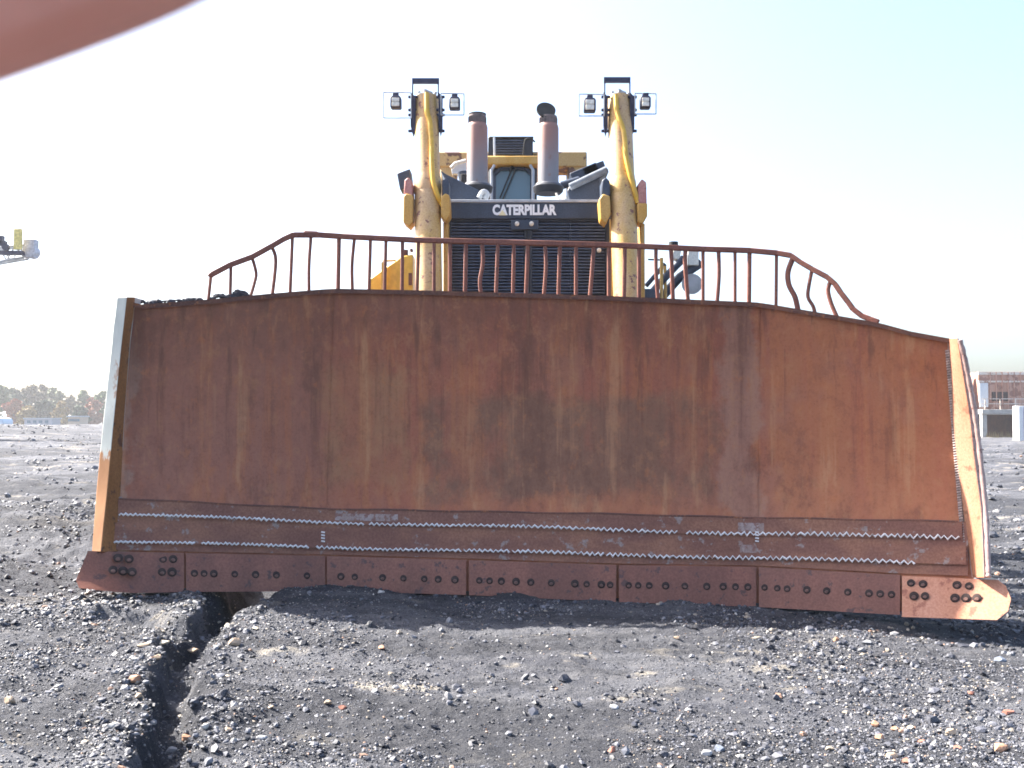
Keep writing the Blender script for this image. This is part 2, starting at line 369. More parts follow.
def d_clump(x, y):
    c = fbm(x, y, 1.3, 3, 91)
    lane = np.exp(-((x-2.05)/.55)**2)*(y < 7.6)*1.5+np.exp(-((x+1.55)/.9)**2)*.35
    return .10+np.clip(c*1.9, 0, 1)+lane*.6
def d_sparse(x, y):
    return .05+np.clip(fbm(x, y, 1.1, 3, 95)*2.2, 0, 1)+np.exp(-((x-2.1)/.5)**2)*(y > 5)*1.8
def d_left(x, y): return ((x < -2.6)*(.25+np.clip(fbm(x, y, .7, 3, 97)*2, 0, 1))+(x > 3.3)*.5)*(y > 6)
def bank(n):
    g = np.random.default_rng(66); k = g.integers(1, 7, n); t = g.uniform(0, 1, n); a, b = DITCH[k], DITCH[np.minimum(k+1, 7)]
    p = a*(1-t)[:, None]+b*t[:, None]; off = np.where(g.uniform(0, 1, n) < .6, -.17, .24)+g.normal(0, .08, n)
    return p[:, 0]+off, p[:, 1]+g.normal(0, .05, n), .005+.021*g.uniform(0, 1, n)**3
parts = [scatter(*field(90000, 3.6, 8.6, 1, .0025, .0095, d_clump), 1), scatter(*field(7500, 3.6, 8.6, 2, .007, .023, d_clump, .56, 3.6), 2),
         scatter(*field(620, 3.7, 8.2, 3, .016, .036, d_sparse, .56, 2.6), 3), scatter(*bank(1500), 6),
         scatter(*field(36000, 6.3, 17, 4, .005, .032, d_left, .62, 5), 4), scatter(*field(9000, 12, 60, 5, .02, .09, d_left, .6, 6), 5)]
vs = []; fs = []; o = 0
for v, f in parts: vs.append(v); fs.append(f+o); o += len(v)
gravel = tag(raw_mesh('coal_gravel', np.concatenate(vs), np.concatenate(fs), False), 'loose black and grey coal gravel scattered over the ground', 'gravel', None, 'stuff')
def gravel_mat():
    t = NT('coal_chips'); g = t.n('ShaderNodeNewGeometry'); r = g.outputs['Random Per Island']
    cr = t.n('ShaderNodeValToRGB'); t.l(r, cr.inputs[0]); e = cr.color_ramp.elements; cr.color_ramp.interpolation = 'CONSTANT'
    stops = [(0, (.028, .030, .038)), (.30, (.055, .058, .072)), (.52, (.10, .103, .122)), (.74, (.15, .153, .172)), (.87, (.21, .205, .21)), (.925, (.27, .23, .185)), (.965, (.27, .17, .12)), (.98, (.42, .40, .37))]
    e[0].position, e[0].color = 0, stops[0][1]+(1,); e[1].position, e[1].color = stops[1][0], stops[1][1]+(1,)
    for p, c in stops[2:]: k = e.new(p); k.color = c+(1,)
    n = t.noise(60, (1, 1, 1), 3); c = t.mix(t.ramp(n, .3, .7, 0, .35), cr.outputs[0], (0, 0, 0), 'SOFT_LIGHT')
    return t.done(c, .58, n, .3, .004, 0, .4)
gravel.data.materials.append(gravel_mat())

# ------------------------------------------------------------------ single stones one can point to
def stone_mat(name, c):
    t = NT(name); a = t.noise(30, (1, 1, 1), 5, .65); b = t.noise(110, (1, 1, 1), 3)
    col = t.mix(t.ramp(a, .3, .7), tuple(v*.7 for v in c), tuple(min(.8, v*1.2) for v in c)); return t.done(t.mix(t.ramp(b, .55, .7, 0, .5), col, tuple(v*.45 for v in c)), .8, a, .4, .006, 0, .3)
SM = {'tan': stone_mat('tan_stone', (.36, .265, .185)), 'orange': stone_mat('orange_stone', (.36, .20, .125)), 'red': stone_mat('red_brown_stone', (.27, .12, .085)),
      'cream': stone_mat('cream_stone', (.50, .43, .32)), 'pale': stone_mat('pale_grey_stone', (.33, .33, .34)), 'coal': stone_mat('coal_lump', (.055, .058, .07)), 'blue': stone_mat('blue_grey_stone', (.15, .17, .21))}
def stone(px, py, wpx, kind, label, flat=.62, name='stone', ratio=1.3):
    p = on_ground(px, py); r = wpx*p.y/F/2; g = np.random.default_rng(int(px*7+py*13))
    v = ICO2_V.copy(); k = ICO2_V
    for _ in range(15):         # chop facets
        n = g.normal(size=3); n /= np.linalg.norm(n); d = g.uniform(.48, .82); h = v@n; v = v-np.outer(np.clip(h-d, 0, None), n)
    v = v*np.array([1.0, 1/ratio, flat])*r; a = g.uniform(-.5, .5); c, s = math.cos(a), math.sin(a)
    v = np.stack([v[:, 0]*c-v[:, 1]*s, v[:, 0]*s+v[:, 1]*c, v[:, 2]], -1)
    o = raw_mesh(name, v, ICO2_F, False); o.location = (p.x, p.y, p.z+r*flat*.42); o.data.materials.append(SM[kind])
    tag(o, label, 'stone' if kind != 'coal' else 'coal lump', 'loose stones on the coal ground')
for a in [
    (10, 703, 15, 'tan', 'tan stone alone at the left edge of the ground'),
    (144, 647, 13, 'tan', 'tan stone in the small pile left of the gully, beside the cream slab'),
    (162, 644, 19, 'cream', 'flat cream slab tipped over the left lip of the gully', .35),
    (158, 660, 13, 'tan', 'tan stone just below the cream slab on the gully lip'),
    (133, 682, 18, 'orange', 'orange tan stone on the gully\'s left bank, largest of the lower pair'),
    (139, 697, 11, 'tan', 'small tan stone below the orange tan one on the left bank'),
    (193, 653, 15, 'tan', 'tan slab lying inside the gully near its bend', .4),
    (186, 741, 13, 'orange', 'orange stone down in the gully near the bottom of the view'),
    (233, 645, 17, 'tan', 'wide tan stone right of the gully below the blade shadow'),
    (228, 627, 9, 'cream', 'small cream stone at the shadow edge just right of the gully'),
    (256, 630, 11, 'cream', 'long cream stone at the shadow edge right of the wide tan stone', .45),
    (223, 695, 15, 'coal', 'biggest black coal lump on the right bank of the gully'),
    (228, 731, 10, 'tan', 'olive tan stone below the big coal lump right of the gully'),
    (262, 740, 13, 'pale', 'pale grey flat stone low in front, right of the gully', .4),
    (271, 708, 8, 'tan', 'small tan stone midway between the gully and the red brown stone'),
    (328, 704, 11, 'tan', 'tan stone touching the red brown stone in the left foreground'),
    (343, 709, 10, 'red', 'red brown stone touching a tan one in the left foreground'),
    (382, 649, 10, 'orange', 'orange stone alone in front of the blade left of centre'),
    (12, 646, 10, 'coal', 'black coal lump above the tan stone at the left edge'),
    (614, 709, 15, 'pale', 'whitish grey flat stone in the centre foreground', .45),
    (612, 752, 12, 'red', 'red brown stone at the very bottom, centre of the view'),
    (664, 757, 14, 'coal', 'black coal lump at the bottom, left of the pale grey stones'),
    (706, 756, 13, 'pale', 'pale grey stone at the bottom, left one of a grey pair'),
    (720, 751, 14, 'blue', 'darker grey stone at the bottom, right one of a grey pair'),
    (677, 639, 10, 'tan', 'tan chip in front of the middle cutting edges', .4),
    (838, 620, 16, 'coal', 'dark coal lump lying just under the blade\'s right half', .6),
    (836, 641, 9, 'orange', 'small orange stone below the coal lump near the blade'),
    (867, 643, 13, 'pale', 'whitish flat stone among coal lumps near the right end bit', .4),
    (1000, 661, 16, 'blue', 'blue grey flat stone alone at the right edge', .4),
    (971, 695, 10, 'red', 'red brown stone alone below the blue grey flat stone'),
    (1008, 714, 14, 'red', 'long reddish stone against the right edge', .45),
    (875, 726, 12, 'orange', 'red orange stone topmost of the lower right cluster'),
    (895, 730, 10, 'orange', 'orange stone between the red orange and the white stone'),
    (911, 729, 9, 'cream', 'white stone at the top of the lower right cluster'),
    (880, 739, 13, 'orange', 'orange stone directly below the red orange topmost one'),
    (921, 743, 10, 'red', 'red stone between the white and the big rounded tan stone'),
    (950, 734, 14, 'tan', 'rounded yellow tan stone right of the white one, biggest of its row'),
    (958, 750, 15, 'red', 'flat reddish stone below the rounded yellow tan one', .4),
    (1000, 751, 21, 'orange', 'big orange stone in the lower right corner'),
    (892, 758, 15, 'tan', 'tan stone lowest left of the lower right cluster'),
    (906, 763, 13, 'red', 'red brown stone right beside the lowest tan stone of the cluster'),
]: stone(*a)

# ------------------------------------------------------------------ BULLDOZER
BASE = Vector((.1, 12.0, 0.0))
dozer = empty('bulldozer', BASE, 'worn yellow bulldozer with a huge rusty blade facing the camera', 'bulldozer')

# blade surface: sight line (px,py) -> real distance
YBOT = [(70, 592), (184, 592), (327, 591), (467, 595), (617, 602), (757, 607), (900, 615), (1012, 621)]
YTOP = [(100, 300), (126, 302), (139, 306), (208, 301), (271, 295), (332, 290), (430, 292), (600, 297), (760, 304), (878, 324), (911, 333), (955, 341), (990, 345)]
CUT = [(70, 550), (184, 553), (327, 556), (467, 560), (617, 565), (757, 567), (902, 575), (1012, 579)]
WELD2 = [(100, 541), (320, 547), (600, 554), (757, 558), (980, 564)]
WELD1 = [(100, 513), (320, 522), (600, 529), (757, 534), (980, 537)]
MOULD = [(100, 498), (320, 509), (600, 514), (757, 518), (980, 522)]
OFF = [(-.2, -.02), (0, 0), (.12, .10), (.25, .20), (.4, .28), (.6, .315), (.8, .29), (1, .21), (1.3, .1)]
DL, DM1, DM2, DR = 7.42, 8.17, 8.14, 7.40
def vof(px, py):
    b = poly(YBOT, px); t = poly(YTOP, px); return (b-py)/(b-t)
def S(px, v):
    k1, k2 = 325+9*v, 757+3*v
    if px < k1: s = DL+(px-90)/(k1-90)*(DM1-DL)
    elif px > k2: s = DM2+(px-k2)/(980-k2)*(DR-DM2)
    else: s = DM1+(px-k1)/(k2-k1)*(DM2-DM1)
    return s
def _off(v):
    # smooth interpolation of the concave section
    xs = [p[0] for p in OFF]; return sum(np.interp(v+d, xs, [p[1] for p in OFF]) for d in (-.09, -.045, 0, .045, .09))/5
def D(px, py):
    v = vof(px, py); return S(px, v)+float(_off(v))
def B(px, py, proud=0.0): return P(px, py, D(px, py)-proud)

def xl(v): return lerp(92, 127, v)
def xr(v): return lerp(977, 953, v)
mb = MB(); rows = []; back = []; NV, NU = 36, 120
dent = np.random.default_rng(3)
for i in range(NV+1):
    v = i/NV; rw = []; bk = []
    for j in range(NU+1):
        x = lerp(xl(v), xr(v), j/NU); b = poly(YBOT, x)-4; t = poly(YTOP, x); y = lerp(b, t, v)
        dn = .010*float(fbm(np.array([x*.01]), np.array([y*.012]), 1.0, 3, 7)[0])+.004*math.sin(x*.05+y*.02)
        rw.append(B(x, y, dn)); bk.append(P(x, y, D(x, y)+.07))
    rows.append(rw); back.append(bk)
mb.grid(rows); mb.grid(back)
for a, b in ((rows[0], back[0]), (rows[-1], back[-1])): mb.grid([a, b], smooth=False)
for j in (0, -1): mb.grid([[r[j] for r in rows], [r[j] for r in back]], smooth=False)
blade = mb.build('blade', M['rust'], dozer)
# torque box and ribs on the rear of the blade
mb = MB()
for (ya, yb) in ((362, 395), (440, 480), (530, 575)):
    f = []; k = []
    for x in (140, 330, 757, 945):
        f.append((P(x, yb, D(x, yb)+.075), P(x, ya, D(x, ya)+.075)))
        k.append((P(x, yb, D(x, yb)+.36), P(x, ya, D(x, ya)+.36)))
    for q in range(3):
        a = [f[q][0], f[q+1][0], f[q+1][1], f[q][1]]; b = [k[q][0], k[q+1][0], k[q+1][1], k[q][1]]
        mb.add(a+b, [(0, 1, 2, 3), (7, 6, 5, 4), (0, 4, 5, 1), (1, 5, 6, 2), (2, 6, 7, 3), (3, 7, 4, 0)])
for x in (200, 330, 430, 543, 650, 757, 880):
    mb.bar(P(x, 345, D(x, 345)+.46), P(x, 565, D(x, 565)+.50), .05, .20)
mb.build('rear_frame', M['rust_dark'], blade, .01)

def surf_plate(name, x0, x1, top, bot, proud, mat, parent, n=None, bolts=(), taper=0, back=.006, bevel=.006):
    n = n or max(2, int((x1-x0)/14)); f = []; k = []
    for i in range(5):
        t = i/4; f.append([]); k.append([])
        for j in range(n+1):
            x = lerp(x0, x1, j/n); yb = poly(bot, x); yt = poly(top, x); y = lerp(yb, yt, t)
            f[-1].append(B(x, y, proud)); k[-1].append(B(x, y, -back))
    m = MB(); m.grid(f, smooth=False); m.grid(k, smooth=False)
    m.grid([f[0], k[0]], smooth=False); m.grid([f[-1], k[-1]], smooth=False)
    for j in (0, -1): m.grid([[r[j] for r in f], [r[j] for r in k]], smooth=False)
    add_bolts(m, bolts, proud)
    return m.build(name, [mat, M['hole_shade'], M['bolt']], parent)
def add_bolts(m, bolts, proud, r=.030):
    for bx, by, *ex_ in bolts:
        pr_ = proud; proud = pr_+sum(ex_); c = B(bx, by, proud); ex = (B(bx+4, by, proud)-B(bx-4, by, proud)).normalized(); ey = (B(bx, by-4, proud)-B(bx, by+4, proud)).normalized(); nn = ex.cross(ey).normalized()
        if nn.y > 0: nn = -nn
        rr = r*random.uniform(.86, 1.08); N = 14
        ring = [c+nn*.0015+(ex*math.cos(2*math.pi*q/N)+ey*math.sin(2*math.pi*q/N))*rr for q in range(N)]
        ring2 = [p+nn*.0025+(c-p)*.10 for p in ring]
        m.add(ring+ring2, [(q, (q+1) % N, (q+1) % N+N, q+N) for q in range(N)]+[tuple(range(N, 2*N))], 1)
        d = c-ey*rr*.28
        r3 = [d+nn*.005+(ex*math.cos(2*math.pi*q/N)*.5+ey*math.sin(2*math.pi*q/N)*.42)*rr for q in range(N)]
        r4 = [p+nn*.009+(d-p)*.25 for p in r3]; proud = pr_
        m.add(r3+r4, [(q, (q+1) % N, (q+1) % N+N, q+N) for q in range(N)]+[tuple(range(N, 2*N))], 2)
# wear strips and cutting edges
SHIFT = lambda L, d: [(a, b+d) for a, b in L]
surf_plate('wear_strip', 110, 968, SHIFT(MOULD, 0), SHIFT(CUT, -1.5), .018, M['rust_strip'], blade)
surf_plate('wear_strip', 118, 962, SHIFT(MOULD, 0), SHIFT(WELD1, 2), .027, M['rust_strip'], blade)
surf_plate('wear_strip', 113, 966, SHIFT(WELD1, 9), SHIFT(WELD2, 1), .034, M['rust_strip'], blade)
def bolt_row(x0, x1, dy, spots): return [(lerp(x0, x1, s), poly(CUT, lerp(x0, x1, s))+dy) for s in spots]
EDGES = [(186, 325, (.06, .13, .20, .35, .50, .65, .87)), (327, 466, (.10, .20, .40, .55, .70, .80, .92)), (469, 616, (.07, .14, .22, .32, .42, .56, .72, .80, .90, .96)),
         (619, 756, (.07, .14, .22, .34, .48, .64, .76, .85, .94)), (759, 900, (.04, .13, .20, .34, .48, .63, .78, .86, .94))]
for x0, x1, sp in EDGES:
    surf_plate('cutting_edge', x0, x1, SHIFT(CUT, 0), YBOT, .045, M['rust_edge'], blade, None, bolt_row(x0, x1, 20, sp))
# end bits
def end_bit(outline, inner, faces_inner, bolts, mat, label):
    m = MB(); f = [B(x, y, .055+e) for x, y, e in outline+inner]; no = len(outline)
    k = [B(x, y, -.004+e) for x, y, e in outline]
    m.add(f, faces_inner); m.add(f[:no]+k, [(i, (i+1) % no, (i+1) % no+no, i+no) for i in range(no)]); m.add(k, [tuple(range(no))])
    add_bolts(m, bolts, .055, .033)
    return tag(m.build('end_bit', [mat, M['hole_shade'], M['bolt']], blade), label)
end_bit([(88, 551, .02), (184, 553, 0), (184, 592, 0), (137, 593, .02), (116, 592, .12), (79, 588, .15), (76, 580, .10)], [(99, 566, -.01), (108, 573, .03), (120, 572, 0)],
        [(0, 7, 6), (7, 8, 5, 6), (8, 4, 5), (0, 9, 8, 7), (9, 3, 4, 8), (0, 1, 9), (9, 1, 2, 3)],
        [(118, 558, .03), (129, 559, .025), (163, 559), (173, 559), (113, 570, .06), (123, 571, .045), (132, 572, .035), (162, 572), (172, 572)], M['rust_edge'], 'crumpled end bit with its outer corner bent forward')
end_bit([(902, 576, 0), (998, 580, 0), (1006, 586, .01), (1011, 599, .035), (1008, 611, .055), (997, 620, .07), (902, 617, .06)], [], [tuple(range(7))],
        [(911, 583, .012), (923, 584, .012), (914, 596, .032), (925, 596, .032), (957, 585, .012), (969, 586, .012), (955, 598, .033), (966, 598, .033), (977, 598, .033)], M['rust_bright'], 'sunlit orange end bit with a rounded outer corner')
# zigzag weld beads
def zigzag(line, x0, x1, proud, amp, per):
    pts = []; x = x0; s = 1
    while x < x1:
        k = (x-100)/860; a = amp*lerp(.5, 1.05, k)*random.uniform(.6, 1.3); pts.append(B(x, poly(line, x)+s*a+.8*math.sin(x*.021), proud+.003)); s = -s; x += per*lerp(.62, 1.0, k)*random.uniform(.8, 1.25)
    m = MB(); i = 0
    while i < len(pts)-2:                    # broken, lumpy runs
        n = min(len(pts)-i, random.randint(9, 60)); run = pts[i:i+n]
        m.tube(run, [.0092*random.uniform(.65, 1.35)*.86 for _ in run], 5); i += n-(1 if random.random() < .25 else -random.randint(0, 2))
    return m
m = MB(); m.tube([B(x, poly(MOULD, x)+.4*math.sin(x*.06), .020) for x in np.linspace(119, 958, 90)], .011, 6); m.build('gap_line', M['rust_dark'], blade)  # dark tube added to draw the gap line below the mouldboard
for x0, x1, dy, hh in ((738, 764, 5, 9), (740, 760, 27, 8), (335, 398, 4, 7)):
    L0 = [(x, poly(MOULD, x)+dy) for x in (x0, x1)]; surf_plate('scraped_patch', x0, x1, L0, SHIFT(L0, hh), .029 if dy < 10 else .036, M['scrape'], blade, None, (), 0, .0)
zigzag(WELD1, 119, 960, .030, 1.7, 3.4).build('weld_bead', M['weld'], blade)
zigzag(WELD2, 114, 915, .036, 1.7, 3.4).build('weld_bead', M['weld'], blade)
for kx, dx in ((325, 9), (757, 3)):
    pts = [B(kx+dx*v+.6*math.sin(v*40), lerp(poly(YBOT, kx)-50, poly(YTOP, kx)+2, v), .004) for v in np.linspace(0, 1, 40)]
    MB().tube(pts, .0045, 6).build('weld_seam', M['rust'], blade)
m = MB()
for v in np.linspace(0.02, .98, 74):
    x = lerp(963, 947, v); y = lerp(546, 347, v); m.tube([B(x-1.6, y+.6, .006), B(x+2.6, y-.4, .012)], .011, 6)
m.build('weld_bead', M['weld_dull'], blade)
m = MB()
for v in np.linspace(0.0, .2, 16):
    x = lerp(118, 127, v); y = lerp(546, 305, v); m.tube([B(x-1.5, y, .012), B(x+2, y, .006)], .010, 6)
m.build('weld_bead', M['weld_dull'], blade)
for sx in (323, 757):
    m = MB()
    for y in range(532, 544, 3): m.tube([B(sx-1.8, y, .036), B(sx+1.8, y+.5, .036)], .007, 6)
    m.build('weld_bead', M['weld'], blade)
# side plates
def side_plate(inner, front, outer, dfront, douter, mats, label, split, sgn):
    m = MB(); prev = None; ys = [p[1] for p in outer]
    N = 44
    y0, y1 = outer[0][1], outer[-1][1]
    A = []; Bq = []; C = []; E = []; H = []
    inv = lambda L, y: float(np.interp(y, [p[1] for p in L], [p[0] for p in L]))
    for i in range(N+1):
        y = lerp(y0, y1, i/N); nick = .8*float(fbm(np.array([y*.06]), np.array([3.3]), 1, 3, 5)[0])
        xi, xf, xo = inv(inner, y), inv(front, y), inv(outer, y)+nick*.6
        dd = D(xi, y); A.append(P(xi, y, dd-.01)); Bq.append(P(xf, y, dd-dfront)); C.append(P(xo, y, dd-douter))
        ex = C[-1].copy(); ex.y = dd+.12; ex.x += sgn*.05; E.append(ex); q = A[-1].copy(); q.y = dd+.12; H.append(q)
    sp = [i for i in range(N+1) if lerp(y0, y1, i/N) <= split]; n1 = max(1, len(sp)-1)
    def strip(a, b, mi_hi, mi_lo):
        for i in range(N): m.add([a[i], b[i], b[i+1], a[i+1]], [(0, 1, 2, 3)], mi_hi if i < n1 else mi_lo, False)
    strip(A, Bq, 0, 0); strip(Bq, C, 1, 2); strip(C, E, 1, 2); strip(E, H, 2, 2); strip(H, A, 2, 2)
    for i in (0, N): m.add([A[i], Bq[i], C[i], E[i], H[i]], [(0, 1, 2, 3, 4)], 1 if i == 0 else 2)
    return tag(m.build('side_plate', mats, blade, .006), label)
side_plate([(135, 300), (130, 340), (124, 420), (120, 495), (117, 552)], [(127, 297), (121, 350), (113, 430), (107, 495), (101, 552)], [(117, 297), (113, 330), (108, 378), (104, 415), (100, 452), (96, 495), (92, 552)],
           .16, .12, [M['rust_side'], M['plate_paint'], M['plate_paint']], 'side plate with its upper half in chipped pale grey paint', 452, -1)
side_plate([(948, 336), (951, 386), (952, 421), (958, 478), (966, 531), (973, 578)], [(957, 337), (964, 380), (970, 416), (974, 455), (981, 508), (984, 578)], [(958.5, 338), (965, 357), (971, 390), (976.5, 421), (979, 449), (986, 508), (989, 578)],
           .20, .19, [M['rust_lit'], M['polished'], M['polished']], 'side plate scraped bright along its front', 600, 1)
m = MB(); m.tube(smooth_path([P(x, y, D(x-4, y)-.20) for x, y in ((960, 340), (965, 359), (971, 391), (976, 421), (979.5, 449), (985.5, 508), (988, 560), (988.5, 577))], 6), [.018+.004*math.sin(i*2.7)*math.sin(i*.9) for i in range(43)], 12)
tag(m.build('edge_rim', M['polished'], blade), 'battered rim worn to bare grey metal')
# top lip
f = []; 
for x in np.linspace(127, 953, 60): 
    y = poly(YTOP, x); f.append((B(x, y+3, .03), B(x, y-1.5, .03), P(x, y-1.5, D(x, y)+.24), P(x, y+3, D(x, y)+.24)))
m = MB()
for k in range(4): m.grid([[q[k] for q in f], [q[(k+1) % 4] for q in f]], smooth=False)
m.add(f[0], [(0, 1, 2, 3)]); m.add(f[-1], [(3, 2, 1, 0)])
m.build('top_lip', M['rust_dark'], blade)

# spill guard rail
def DG(px): return S(min(max(px, 128), 950), 1)+.21+.12
RAIL = [(210, 277), (211, 275), (230, 265), (252, 257), (272, 246), (284, 239), (293, 235), (320, 235), (342, 236.5), (413, 240), (510, 242.5), (610, 245), (700, 249), (750, 250.5), (777, 253), (791, 255.5), (800, 262), (812, 269), (827, 277), (835, 284), (841, 293), (848, 302), (853, 309), (862, 316), (870, 319), (878, 322)]
pts = [P(x, y, DG(x)) for x, y in RAIL]
m = MB()
for a, b in zip(pts[:-1], pts[1:]): m.bar(a, b+(b-a).normalized()*.006, .05, .042)
m.tube([P(304, 232.8, DG(304)), P(318, 233.5, DG(318))], .02, 8)
m.prism([P(841, 291, DG(841)-.03), P(849, 299, DG(841)-.03), P(860, 314, DG(841)-.03), P(853, 312, DG(841)-.03)], (.0, .02, 0))
guard = m.build('spill_guard', M['rust_rail'], dozer, .006)
# bars: list of (points, width)
BARS = [([(211, 275), (208, 303)], 1), ([(231, 265), (230, 300)], 1), ([(252, 257), (256, 272), (255, 281), (250, 298)], 1), ([(272, 247), (275.5, 257), (275, 272), (272, 297)], 1.2), ([(292.5, 236), (290, 295)], 1.1),
        ([(311, 236), (309, 265), (309, 293)], 1.1), ([(339, 237), (338, 291)], 1.7), ([(354.5, 238), (352, 265), (352.5, 292)], 1.1), ([(370.5, 239), (369, 292)], 1.1), ([(386, 240), (384.5, 292)], 1.1), ([(402.5, 240), (402, 292)], 1.3), ([(418.5, 241), (417, 293)], 1.3),
        ([(434, 241), (434, 293)], 1.2), ([(450, 241), (450, 293)], 1.5), ([(466, 242), (465, 294)], 1.6), ([(482, 242), (483, 262), (480, 280), (481, 294)], 1.5), ([(498, 242), (496, 294)], 1.4), ([(514, 243), (513, 294)], 1.4), ([(528, 243), (527, 270), (526, 295)], 1.5),
        ([(545, 243), (546, 265), (544, 295)], 1.4), ([(560, 244), (558.5, 296)], 1.5), ([(576, 244), (576, 296)], 1.4), ([(594, 245), (590, 297)], 1.6), ([(609, 245), (609, 298)], 1.5), ([(625, 246), (624, 298)], 1.5), ([(639, 246), (639, 299)], 1.4),
        ([(656, 247), (656, 270), (658, 300)], 1.4), ([(671, 248), (673, 301)], 1.7), ([(686, 248), (685, 262), (688, 301)], 1.7), ([(703, 249), (703, 302)], 1.2), ([(718.5, 250), (719, 275), (717, 303)], 1.5), ([(735, 250), (735, 304)], 1.1), ([(749.5, 251), (749, 305)], 1.8), ([(776.5, 253), (776, 307)], 1.1),
        ([(793, 258), (788, 272), (789, 285), (795, 297), (798, 310)], 2.4), ([(812, 270), (809, 285), (808, 297), (813, 306), (815, 313)], 1.3), ([(831, 280), (828, 290), (831, 303), (837, 317)], 1.7)]
for path, w in BARS:
    q = [P(x, y, DG(x)) for x, y in path]
    if len(q) > 2: q = smooth_path(q, 4)
    m = MB(); ww = .013+.012*w
    m.tube(q, ww*.54, 8)
    m.build('bar', M['rust_rail'], guard)

# lift cylinders
def lift_cylinder(T, Bm, cy, hose, blocksL, blocksR, lights):
    YT, YB = 10.35, 9.75
    def ax(y):
        t = (y-T[1])/(Bm[1]-T[1]); return P(lerp(T[0], Bm[0], t), y, lerp(YT, YB, t))
    r1 = .124; m = MB()
    m.tube([ax(T[1]+1), ax(cy-3)], r1, 28); m.tube([ax(cy-4), ax(cy)], r1*1.03, 28)
    m.tube([ax(cy), ax(cy+3), ax(cy+14), ax(cy+16)], [r1*1.07, r1*1.10, r1*1.10, r1*1.05], 28)
    m.tube([ax(cy+15), ax(Bm[1])], r1*1.05, 28)
    c = m.build('lift_cylinder', M['yellow_pink'], dozer)
    p = ax(Bm[1]); m = MB(); q = P(p.x*F/9+512-p.x*0, 430, 9.0)
    m.tube([p, Vector((p.x*.98, 9.0, 1.15))], .065, 16).build('rod', M['steel'], c)
    m = MB(); top = ax(T[1])      # valve and fittings on the head
    m.tube([top+Vector((0, 0, -.03)), top+Vector((0, 0, .02))], r1*.9, 20)
    m.box(top+Vector((.02, -.03, .035)), (.09, .08, .05), Matrix.Rotation(.4, 3, 'Y')); m.box(top+Vector((-.07, -.04, .03)), (.035, .05, .05)); m.tube([top+Vector((.08, -.02, .0)), top+Vector((.10, -.05, .05))], .015, 10)
    m.tube([top+Vector((-.02, -.08, -.02)), top+Vector((.0, -.10, .06))], .018, 10)
    m.build('head_fitting', M['steel'], c, .006)
    pts = smooth_path([ax(y)+Vector((((x-512)/F*10.0)-ax(y).x, 0, 0)) for x, y in hose], 6)
    pts = [Vector((p.x, p.y-math.sqrt(max(0, .14**2-min(.13, abs(p.x-ax(p2).x))**2))-.02, p.z)) for p, p2 in zip(pts, np.interp(np.linspace(0, 1, len(pts)), np.linspace(0, 1, len(hose)), [h[1] for h in hose]))]
    MB().tube(pts, .026, 12).build('hose', M['yellow_clean'], c)
    for yc in (hose[0][1]+34, hose[0][1]+62):
        pass
    for (poly_, mat, dep) in blocksL+blocksR:
        m = MB(); m.prism([P(x, y, dep) for x, y in poly_], (0, .22, 0)); m.build('trunnion_block', mat, c, .012)
    # lamp bracket
    m = MB(); bx0, bx1, by0, by1 = lights['bar']
    m.pbox(bx0, bx1, by0, by1, 10.24, 10.28)
    for x in (bx0+.7, bx1-.7): m.bar(P(x, by1, 10.26), P(x, 97, 10.26), .012, .03)
    for x0, x1 in lights['straps']:
        m.prism([P(x0, 92, 10.22), P(x1, 97, 10.22), P(x1, 128, 10.22), P((x0+x1)/2, 136, 10.22), P(x0, 126, 10.22)], (0, .05, 0))
        for y in (97, 110, 115, 131): m.tube([P(x0-2.2, y, 10.25), P(x1+2.2, y, 10.25)], .016, 8)
    c2 = m.build('lamp_bracket', M['navy'], dozer)
    for fx0, fx1, fy0, fy1, lx0, lx1, ly0, ly1 in lights['lamps']:
        m = MB(); q = [P(x, y, 10.18) for x, y in ((fx0, fy0), (fx1, fy0+.4), (fx1, fy1), (fx0, fy1))]
        for a, b in zip(q, q[1:]+q[:1]): m.tube([a, b], .0065, 6)
        fr = m.build('lamp_frame', M['steel'], c2)
        cx = (lx0+lx1)/2; m = MB()
        oct_ = [(lx0+1.5, ly0+3), (lx1-1.5, ly0+3), (lx1, ly0+5), (lx1, ly1-1), (lx1-1, ly1), (lx0+1, ly1), (lx0, ly1-1), (lx0, ly0+5)]
        m.prism([P(x, y, 10.13) for x, y in oct_], (0, .09, 0)); m.pbox(cx-3, cx+3, ly0, ly0+3.2, 10.15, 10.20)
        lm = m.build('floodlight', M['navy'], c2, .006)
        m = MB(); yy = lerp(ly0+4.5, ly1-1.5, .5)
        m.pbox(lx0+1.8, lx1-1.8, ly0+5, yy-.4, 10.115, 10.13); m.pbox(lx0+1.8, lx1-1.8, yy+.4, ly1-1.6, 10.115, 10.13); m.pbox(lx0+2.2, lx1-2.2, yy-.4, yy+.4, 10.121, 10.13)
        m.build('lens', M['lens'], c2, .003)
    return c
YB_, YP_ = M['yellow'], M['red_cap']
